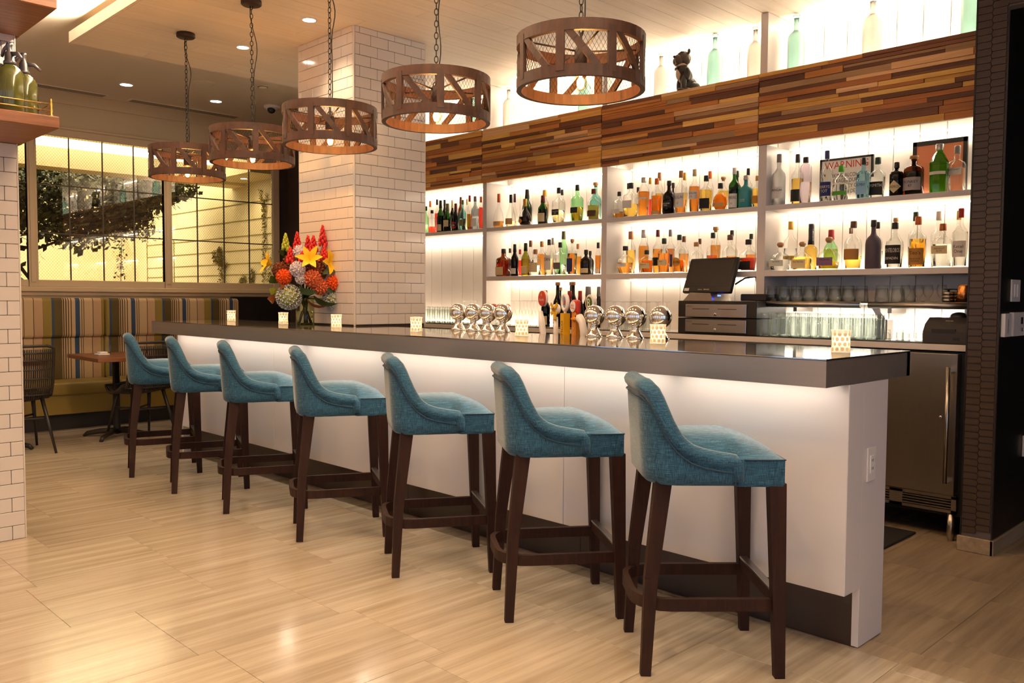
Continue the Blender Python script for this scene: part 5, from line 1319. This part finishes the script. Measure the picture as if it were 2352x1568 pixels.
# ================================================================== CEILING DEVICES, SWITCHES, SCREEN
sp1 = thing('ceiling_speaker', 'round flush ceiling speaker between the downlights', 'speaker', (-7.864, 3.654, ZD)); obj('grille', G().lathe([(0, -.006), (.085, -.006), (.10, 0)], 28), M['ceild'], sp1); obj('ring', G().tube([(.098*math.cos(2*PI*i/28), .098*math.sin(2*PI*i/28), -.003) for i in range(28)], .003, 5, True), M['ceild'], sp1)
sd = thing('smoke_detector', 'small round smoke detector near the plank ceiling edge', 'detector', (-7.585, 4.108, ZD)); obj('body', G().lathe([(.0, -.022), (.03, -.02), (.045, -.01), (.048, 0)], 22), M['ceild'], sd); obj('vent', G().lathe([(.046, -.012), (.0475, -.008)], 22), M['grout'], sd)
dc = thing('security_camera', 'white dome security camera on the ceiling beside the column', 'camera', (-8.286, 4.591, ZD)); obj('base', G().lathe([(.075, -.03), (.085, -.02), (.085, 0)], 24), M['whitep'], dc); obj('dome', G().sphere((.02, -.02, -.045), .042, 16, 10), M['black'], dc); obj('shroud', G().lathe([(.05, -.05), (.07, -.03)], 20), M['whitep'], dc)
for i, (a, b) in enumerate(((2.2, 3.2), (3.42, 4.62))):
    t = thing('linear_vent', ['slim linear air vent in the ceiling, left one', 'slim linear air vent in the ceiling above the right window'][i], 'vent', (-9.10, (a+b)/2, ZD), group='ceiling vents')
    L = (b-a)/2; obj('frame', G().box(-.07, .07, -L, L, -.006, 0), M['ceild'], t)
    for k in range(4): obj('slot', G().box(-.05+.03*k, -.04+.03*k, -L+.02, L-.02, -.0075, -.005), plain('vent_shadow', srgb(120, 104, 84), .8) if k == 0 and i == 0 else M['grout'], t)
tv = thing('wall_screen', 'black wall mounted screen seen edge on beside the column', 'screen', (-7.85, 5.2, 2.1)); tv.rotation_euler = (.14, 0, 0)
obj('panel', G().bbox(-.55, .55, -.03, .02, 0, .66, .006), M['black'], tv); obj('bracket', G().box(-.1, .1, .02, .12, .2, .4), M['blackm'], tv)
for nm, lb, y0, y1, z0, z1, kind in (('light_switch', 'white double rocker switch on the black wall', 4.815, 4.96, 1.267, 1.379, 0), ('thermostat', 'narrow white dimmer panel at the left of the wall controls', 4.68, 4.782, 1.092, 1.208, 1), ('wall_control', 'white wall control with small display in the middle', 4.815, 4.998, 1.092, 1.213, 2), ('wall_plate', 'white wall plate rightmost beside the control', 5.02, 5.14, 1.092, 1.214, 3), ('wall_socket', 'white wall socket low on the black wall', 5.12, 5.2, .44, .553, 3)):
    t = thing(nm, lb, 'switch', (XP1+.0065, (y0+y1)/2, (z0+z1)/2), group='wall controls by the doorway'); hy, hz = (y1-y0)/2, (z1-z0)/2
    obj('plate', G().bbox(0, .008 if kind == 0 else .02, -hy, hy, -hz, hz, .002), M['whitep'], t)
    if kind == 0:
        for s in (-.3, .3): obj('rocker', G().bbox(.008, .012, s*hy-.012, s*hy+.012, -.032, .032, .001), M['white'], t)
    elif kind == 2: obj('display', G().box(.0195, .021, hy*.4, hy*.75, .0, .035), M['black'], t); obj('dial', G().lathe([(.008, 0), (.008, .004)], 12).xf(Matrix.Translation((.02, hy*.58, -.028)) @ Matrix.Rotation(PI/2, 4, 'Y')), M['steel'], t)
    elif kind == 1: obj('slots', G().box(.0195, .0205, -.004, .004, -.04, .03), M['steel'], t)
    else: obj('insert', G().bbox(.0195, .022, -hy*.5, hy*.5, -hz*.6, hz*.6, .001), M['white'], t)
# ================================================================== BULLDOG FIGURINE
M['dogb'] = plain('painted_dog_coat', srgb(44, 37, 31), .45, var=.3, scale=18); M['dogf'] = plain('painted_dog_face', srgb(74, 58, 46), .45, var=.35, scale=14); M['dogw'] = plain('painted_dog_shirt', srgb(206, 178, 150), .5)
dog = thing('dog_figurine', 'bulldog figurine in a black dinner jacket and bow tie', 'figurine', (-3.468, 5.10, 2.7085), -2.2)
def skin(name, pts, edges, rads, mat, par, lv=2):
    me = bpy.data.meshes.new(name); me.from_pydata(pts, edges, []); me.materials.append(mat)
    o = bpy.data.objects.new(name, me); C.objects.link(o)
    o.modifiers.new('s', 'SKIN'); 
    if not me.skin_vertices: me.attributes.new
    sv = me.skin_vertices[0].data
    for i, r in enumerate(rads): sv[i].radius = r if isinstance(r, tuple) else (r, r)
    sv[0].use_root = True
    ss = o.modifiers.new('d', 'SUBSURF'); ss.levels = lv; ss.render_levels = lv
    o.parent = par
    return o
def blob(parts):
    g = G()
    for c, r, s in parts: g.sphere(c, r, 18, 12, s)
    return g
# body faces local +X
g = blob([((-.03, 0, .055), .058, (1, .95, .95)), ((-.005, 0, .11), .052, (.95, 1.05, 1.1)), ((.015, 0, .155), .050, (.9, 1.12, .9)), ((-.055, .04, .035), .036, (1.2, .8, .95)), ((-.055, -.04, .035), .036, (1.2, .8, .95)), ((.0, .052, .12), .026, (.9, .9, 1.7)), ((.0, -.052, .12), .026, (.9, .9, 1.7)), ((.022, .048, .06), .021, (.95, .95, 2.6)), ((.022, -.048, .06), .021, (.95, .95, 2.6)), ((-.09, 0, .03), .012, (1.4, 1, 1))])
obj('jacket', g, M['dogb'], dog)
g = blob([((.045, .048, .012), .020, (1.25, .95, .6)), ((.045, -.048, .012), .020, (1.25, .95, .6)), ((.0, .062, .012), .022, (1.4, .8, .55)), ((.0, -.062, .012), .022, (1.4, .8, .55))])
obj('paw', g, M['dogf'], dog)
g = blob([((.046, 0, .135), .024, (.75, 1.15, 1.9)), ((.02, 0, .187), .045, (1, 1.05, .34))])
obj('shirt', g, M['dogw'], dog)
obj('bow_tie', G().sphere((.062, .016, .168), .013, 10, 8, (.5, 1.2, .9)).sphere((.062, -.016, .168), .013, 10, 8, (.5, 1.2, .9)).sphere((.065, 0, .168), .007, 8, 6), M['black'], dog)
hd = obj('head', blob([((.012, 0, .238), .052, (1.05, 1.06, .95)), ((.05, .02, .222), .03, (1.05, .85, 1.15)), ((.05, -.02, .222), .03, (1.05, .85, 1.15)), ((.052, 0, .242), .026, (1, 1.2, .8)), ((.045, 0, .196), .028, (1.1, 1.3, .55)), ((.0, .04, .215), .028, (.9, .6, 1.1)), ((.0, -.04, .215), .028, (.9, .6, 1.1)), ((.03, .024, .27), .018, (1, 1.1, .6)), ((.03, -.024, .27), .018, (1, 1.1, .6))]), M['dogf'], dog)
obj('ear', G().sphere((-.01, .05, .275), .017, 10, 8, (.6, 1, 1.1)), M['dogb'], dog); obj('ear', G().sphere((-.01, -.05, .275), .017, 10, 8, (.6, 1, 1.1)), M['dogb'], dog)
obj('nose', G().sphere((.08, 0, .248), .011, 10, 8, (.7, 1.2, .8)), M['black'], hd)
for s in (1, -1): obj('eye', G().sphere((.052, s*.026, .262), .0065, 8, 6), M['black'], hd)
# ================================================================== FLOWERS
VX, VY = -5.335, 3.20
M['vglass'] = thin('green_vase_glass', (.70, .72, .55), edge=.8); M['stem'] = plain('flower_stem', srgb(70, 84, 34), .6)
t = thing('flower_vase', 'tall clear glass vase on the bar in front of the column', 'vase', (VX, VY, ZT))
obj('vase_wall', G().lathe([(.062, 0), (.064, .004), (.064, .20)], 28), M['vglass'], t)
obj('vase_base', G().lathe([(.06, .002), (.06, .014), (0, .014)], 24), M['vglass'], t)
obj('water', G().lathe([(.058, .016), (.060, .10), (0, .10)], 24), liquid('vase_water', (.90, .88, .70), 1.15), t)
rf = random.Random(5)
for i in range(16):
    a = rf.random()*2*PI; r1 = rf.random()*.045; r2 = .02+rf.random()*.03
    obj('stem', G().tube([(r1*math.cos(a), r1*math.sin(a), .02), (r2*math.cos(a+2.5), r2*math.sin(a+2.5), .21)], .0035, 6), M['stem'], t)
# flower positions: offsets in the view plane (right, up) and depth towards the viewer
rgt, fwd = Vector((.702, .712, 0)), Vector((-.712, .702, 0))
def fp3(r, u, d): v = Vector((VX, VY, ZT))+rgt*r*1.5-fwd*d*1.2; return (v.x, v.y, ZT+.19+(u-.16)*1.42)
def petal(L, W, curl, n=6):
    v = []; f = []
    for i in range(n+1):
        k = i/n; w_ = W*math.sin(PI*min(.98, .08+.92*k))**.8; x = L*k*math.cos(curl*k); z = L*k*math.sin(curl*k)
        v += [(x, -w_/2, z-.0), (x, 0, z-.12*w_), (x, w_/2, z)]
    for i in range(n):
        for j in range(2): f.append((i*3+j, i*3+j+1, (i+1)*3+j+1, (i+1)*3+j))
    return v, f
FM = {k: plain('petal_'+k, srgb(*c), .55, var=.12, scale=40) for k, c in {'yellow': (246, 200, 12), 'red': (200, 30, 28), 'orange': (240, 96, 18), 'white': (222, 216, 226), 'blue': (196, 204, 206), 'peach': (228, 120, 74), 'rust': (128, 62, 24), 'green': (74, 96, 30), 'dgreen': (40, 66, 28), 'lime': (164, 176, 50)}.items()}
def aim(d):
    return Vector(d).to_track_quat('Z', 'Y').to_matrix().to_4x4()
def toward(r, u, d): return rgt*r+Vector((0, 0, u))-fwd*d
def stemline(p, t):
    q = (VX, VY, ZT+.19); loc = t.location
    a = Vector(q)-loc; obj('stem', G().tube([(0, 0, 0), a*.5+Vector((0, 0, -.0)), a], .0028, 6), M['stem'], t)
def lily(r, u, d, dirv, label, L=.075):
    L *= 1.45
    t = thing('lily', label, 'flower', fp3(r, u, d), group='yellow lilies'); m = aim(toward(*dirv))
    for k in range(6):
        v, f = petal(L*(1 if k % 2 else .94), L*.42, -.5); g = G().add(v, f, True)
        g.xf(m @ Matrix.Rotation(k*PI/3, 4, 'Z') @ Matrix.Rotation(-1.0, 4, 'Y')); obj('petal', g, FM['yellow'], t, auto=False)
    stemline(None, t)
lily(.045, .345, .10, (.1, .5, 1), 'open yellow lily facing front in the bouquet centre')
lily(-.145, .325, .05, (-.9, .35, .5), 'yellow lily at the far left of the bouquet', .08)
lily(.12, .335, .03, (.8, .1, .6), 'yellow lily at the right of the bouquet', .085)
lily(.10, .36, -.02, (.5, .6, .2), 'yellow lily bud behind the right lily', .06)
def plume(r, u, d, h, key, label, w_=.02):
    t = thing('plume_flower', label, 'flower', fp3(r, u, d), group='celosia plumes'); g = G(); h *= 1.3; w_ *= 1.3
    for i in range(26):
        k = i/26; a = i*2.4; rr = w_*(1-k)**.7; g.sphere((rr*math.cos(a), rr*math.sin(a), h*k), .011*(1.1-.5*k), 7, 5, (1, 1, 1.6))
    obj('plume', g, FM[key], t); stemline(None, t)
for i, (r, u, d, h) in enumerate(((-.035, .40, .0, .095), (.01, .38, -.03, .10), (.045, .39, .02, .085), (.085, .42, .0, .11), (-.055, .335, .06, .08), (.005, .335, .08, .055), (.10, .35, .05, .07))):
    plume(r, u, d, h, 'red', 'red plume flower, %s from the left of the bouquet' % ORD[[0, 2, 4, 5, 1, 3, 6][[0, 1, 2, 3, 4, 5, 6].index(i)]])
plume(-.085, .40, .02, .085, 'lime', 'yellow goldenrod plume at the upper left of the bouquet', .018)
def puff(r, u, d, R, key, n, pet, label, grp, seed=1):
    t = thing('cluster_flower', label, 'flower', fp3(r, u, d), group=grp); g = G(); r2 = random.Random(seed); R *= 1.4; pet *= 1.25
    for i in range(n):
        z = 1-2*(i+.5)/n; a = i*2.39996; q = math.sqrt(1-z*z); p = Vector((q*math.cos(a), q*math.sin(a), z))*R
        m = Matrix.Translation(p) @ aim(p) @ Matrix.Rotation(r2.random()*3, 4, 'Z')
        for k in range(4):
            h_ = pet; v = [(0, 0, 0), (h_, -h_*.6, h_*.45), (h_*1.2, 0, h_*.9), (h_, h_*.6, h_*.45)]
            g2 = G().add(v, [(0, 1, 2, 3)]); g2.xf(m @ Matrix.Rotation(k*PI/2, 4, 'Z')); g.add(g2.v, g2.f)
    o = obj('floret_cluster', g, FM[key], t, auto=False); o['kind'] = 'stuff'
    obj('core', G().sphere((0, 0, 0), R*.82, 12, 8), FM['lime' if key == 'blue' else ('rust' if key in ('peach', 'rust') else key)], t)
    stemline(None, t)
puff(-.055, .165, .10, .058, 'blue', 110, .010, 'pale blue hydrangea head low at the left of the bouquet', 'hydrangeas', 3)
puff(.135, .155, .02, .045, 'blue', 80, .010, 'pale blue hydrangea head low at the right of the bouquet', 'hydrangeas', 4)
puff(-.01, .30, .12, .032, 'white', 60, .010, 'white and lilac blossom cluster in the bouquet centre', 'white blossom clusters', 5)
puff(-.015, .385, .04, .03, 'white', 50, .009, 'white and lilac blossom cluster near the top', 'white blossom clusters', 6)
puff(.005, .255, .12, .022, 'white', 36, .009, 'small lilac blossom cluster under the centre', 'white blossom clusters', 7)
puff(-.075, .262, .11, .032, 'orange', 90, .010, 'bright orange carnation left of centre', 'orange carnations', 8)
puff(.145, .235, .04, .034, 'orange', 90, .010, 'bright orange carnation at the right edge', 'orange carnations', 9)
puff(-.10, .295, .06, .034, 'rust', 70, .012, 'rust orange cluster above the left carnation', 'rust clusters', 10)
puff(.055, .255, .10, .036, 'peach', 70, .012, 'peach snapdragon cluster right of centre', 'peach clusters', 11)
puff(.085, .215, .08, .032, 'peach', 60, .012, 'peach snapdragon cluster lower right of centre', 'peach clusters', 12)
puff(.04, .335, .02, .04, 'peach', 70, .012, 'coral cluster behind the front lily', 'peach clusters', 13)
puff(.06, .29, .04, .045, 'rust', 80, .013, 'russet cluster in the middle of the bouquet', 'rust clusters', 14)
puff(-.05, .33, .02, .045, 'rust', 70, .013, 'russet cluster behind the left lily', 'rust clusters', 15)
def leafspray(r, u, d, dirv, L, key, label, n=1):
    t = thing('leaf', label, 'leaf', fp3(r, u, d), group='leaves in the bouquet'); L *= 1.4; m = aim(toward(*dirv))
    for k in range(n):
        v, f = petal(L, L*.38, -.9); g = G().add(v, f, True); g.xf(m @ Matrix.Rotation(k*2.1, 4, 'Z') @ Matrix.Rotation(-PI/2+.3, 4, 'Y')); obj('blade', g, FM[key], t, auto=False)
    stemline(None, t)
LV = [(.09, .20, .08, (.9, .2, .5), .11, 'dgreen'), (.06, .17, .10, (.3, -1, .6), .12, 'dgreen'), (.11, .15, .05, (.7, -.8, .3), .10, 'green'), (-.08, .21, .10, (-.7, .1, .6), .10, 'rust'), (-.11, .24, .06, (-1, .3, .2), .10, 'green'), (-.12, .20, .05, (-1, -.3, .3), .09, 'lime'), (-.13, .17, .05, (-.8, -.8, .3), .10, 'rust'), (.10, .28, .08, (.7, .6, .4), .09, 'dgreen'), (.0, .20, .12, (.2, -.3, 1), .09, 'dgreen'), (-.10, .37, .0, (-.5, 1, .2), .08, 'green'), (.03, .16, .12, (.1, -1, .4), .11, 'rust')]
for i, (r, u, d, dv, L, key) in enumerate(LV):
    leafspray(r, u, d, dv, L, key, '%s leaf of the bouquet, number %s in order from the right' % ({'dgreen': 'dark green', 'green': 'green', 'rust': 'copper brown', 'lime': 'yellow green'}[key], ORD[i]))
# ================================================================== GARDEN ROOM: TREE, VINES, WALL DRAWING
M['bark'] = plain('dark_bark', srgb(52, 38, 20), .9, var=.3, scale=20); M['leafg'] = plain('tree_leaf', srgb(50, 56, 18), .6, var=.35, scale=6); M['moss'] = plain('moss', srgb(150, 136, 66), .9, var=.4, scale=40)
def leaves(n, sampler, size, seed):
    r = random.Random(seed); g = G()
    for i in range(n):
        p = Vector(sampler(r)); q = Vector((r.uniform(-1, 1), r.uniform(-1, 1), r.uniform(-1, 1))).normalized(); a = q.cross(Vector((.3, .5, .8))).normalized()
        L = size*r.uniform(.6, 1.3); b_ = q.cross(a)
        g.add([p, p+q*L*.5+a*L*.28, p+q*L, p+q*L*.5-a*L*.28+b_*L*.1], [(0, 1, 2, 3)])
    return g
def crown(r):
    while 1:
        y = r.uniform(1.4, 5.0); x = -11.2+r.uniform(-.5, .35); z0 = 2.15+.10*math.sin(y*3.1)+.12*(abs(y-3.4)**1.3)*.35; z = r.uniform(z0-.25*r.random(), 2.80)
        if y > 4.4 and z < 2.35+.4*(y-4.4): continue
        return (x, y, z)
tr = thing('indoor_tree', 'dark leafy tree trained under the soffit in the garden room', 'tree', (-11.3, 2.55, 0))
tr_off = Vector((-11.3, 2.55, 0))
def tp(name, g, m, stuff=False):
    g.v = [tuple(Vector(v)-tr_off) for v in g.v]; o = obj(name, g, m, tr, auto=not stuff)
    if stuff: o['kind'] = 'stuff'
tp('trunk', G().tube([(-11.3, 2.55, 0), (-11.25, 2.6, .8), (-11.32, 2.52, 1.5), (-11.25, 2.6, 2.1), (-11.3, 2.7, 2.6)], [.09, .07, .06, .06, .05], 10), M['bark'])
for pts in ([(-11.3, 2.55, 1.6), (-11.2, 2.8, 1.85), (-11.15, 3.1, 1.82), (-11.1, 3.4, 1.95), (-11.1, 3.6, 2.3)], [(-11.25, 2.6, 1.95), (-11.2, 3.0, 2.15), (-11.2, 3.6, 2.35), (-11.2, 4.3, 2.5)], [(-11.25, 2.65, 1.75), (-11.1, 2.9, 1.62), (-11.05, 3.0, 1.45)]):
    tp('branch', G().tube(pts, [.03, .024, .018, .012, .008][:len(pts)], 7), M['bark'])
tp('foliage', leaves(11000, crown, .10, 1), M['leafg'], True)
tp('foliage', leaves(4000, lambda r: (-11.2+r.gauss(0, .14), 2.42+r.gauss(0, .22), r.uniform(1.0, 2.8)), .085, 2), M['leafg'], True)
for i, (y, z0, z1, wd) in enumerate(((3.05, 1.55, 2.2, .05), (3.62, 1.85, 2.3, .09), (4.02, 1.45, 2.35, .07), (3.35, 1.9, 2.3, .10), (4.35, 1.95, 2.4, .12))):
    t = thing('hanging_vine', 'trailing vine hanging from the garden room tree, %s from the left' % ORD[[0, 2, 3, 1, 4][i]], 'vine', (-11.05, y, z0), group='hanging vines')
    obj('cord', G().tube([(0, 0, 0), (.02, .01, (z1-z0)*.5), (0, 0, z1-z0+.2)], .004, 5), M['bark'], t)
    o = obj('foliage', leaves(260, lambda r: (r.gauss(0, wd*.6), r.gauss(0, wd*.5)*(.3+r.random()), (z1-z0)*r.random()**.8), .05, 20+i), M['leafg'], t, auto=False); o['kind'] = 'stuff'
# drawn garden scene on the side wall: thin moss lines and plants
mu = thing('wall_drawing', 'garden scene drawn in moss and twine on the pale side wall', 'mural', (-11.9, 5.36, 0))
mo = Vector((-11.9, 5.36, 0))
def mp_(name, g, m, stuff=False):
    g.v = [tuple(Vector(v)-mo) for v in g.v]; o = obj(name, g, m, mu, auto=not stuff)
    if stuff: o['kind'] = 'stuff'
for z in (2.48, 2.26, 2.06, 1.875, 1.705, 1.56): mp_('siding_line', G().bar((-13.6, 5.353, z), (-9.45, 5.353, z), .007, .008), M['moss'])
for x in (-13.6, -13.0, -12.6): mp_('siding_line', G().bar((x, 5.353, 1.2), (x, 5.353, 2.1), .010, .010), M['moss'])
def mplant(pts, rads, n, seed, size=.03):
    r = random.Random(seed); P_ = [Vector(p) for p in pts]
    def s(r):
        k = r.random()*(len(P_)-1); i = int(k); p = P_[i].lerp(P_[i+1], k-i); w_ = rads[i]+(rads[i+1]-rads[i])*(k-i)
        return (p.x+r.uniform(-w_, w_), 5.345-r.random()*.02, p.z+r.uniform(-w_, w_)*.6)
    return leaves(n, s, size, seed)
for i, (pts, rads, n) in enumerate((
    ([(-11.0, 5.35, 1.40), (-11.02, 5.35, 1.62), (-11.06, 5.35, 1.80), (-11.1, 5.35, 1.92)], [.12, .07, .06, .03], 600),
    ([(-11.03, 5.35, 1.70), (-11.22, 5.35, 1.76), (-11.25, 5.35, 1.88)], [.04, .04, .03], 220), ([(-11.03, 5.35, 1.68), (-10.85, 5.35, 1.70)], [.04, .03], 120),
    ([(-10.45, 5.35, 1.38), (-10.42, 5.35, 1.52)], [.14, .05], 260), ([(-10.2, 5.35, 1.42), (-10.18, 5.35, 1.62)], [.02, .06], 220),
    ([(-9.88, 5.35, 1.35), (-9.86, 5.35, 2.0), (-9.87, 5.35, 2.35)], [.035, .035, .03], 420), ([(-9.87, 5.35, 2.35), (-9.95, 5.35, 2.6)], [.04, .02], 120), ([(-9.87, 5.35, 2.35), (-9.78, 5.35, 2.55)], [.04, .02], 120),
    ([(-9.65, 5.35, 1.38), (-9.62, 5.35, 1.78)], [.16, .06], 500))):
    mp_('moss_plant', mplant(pts, rads, n, 40+i), M['moss'], True)
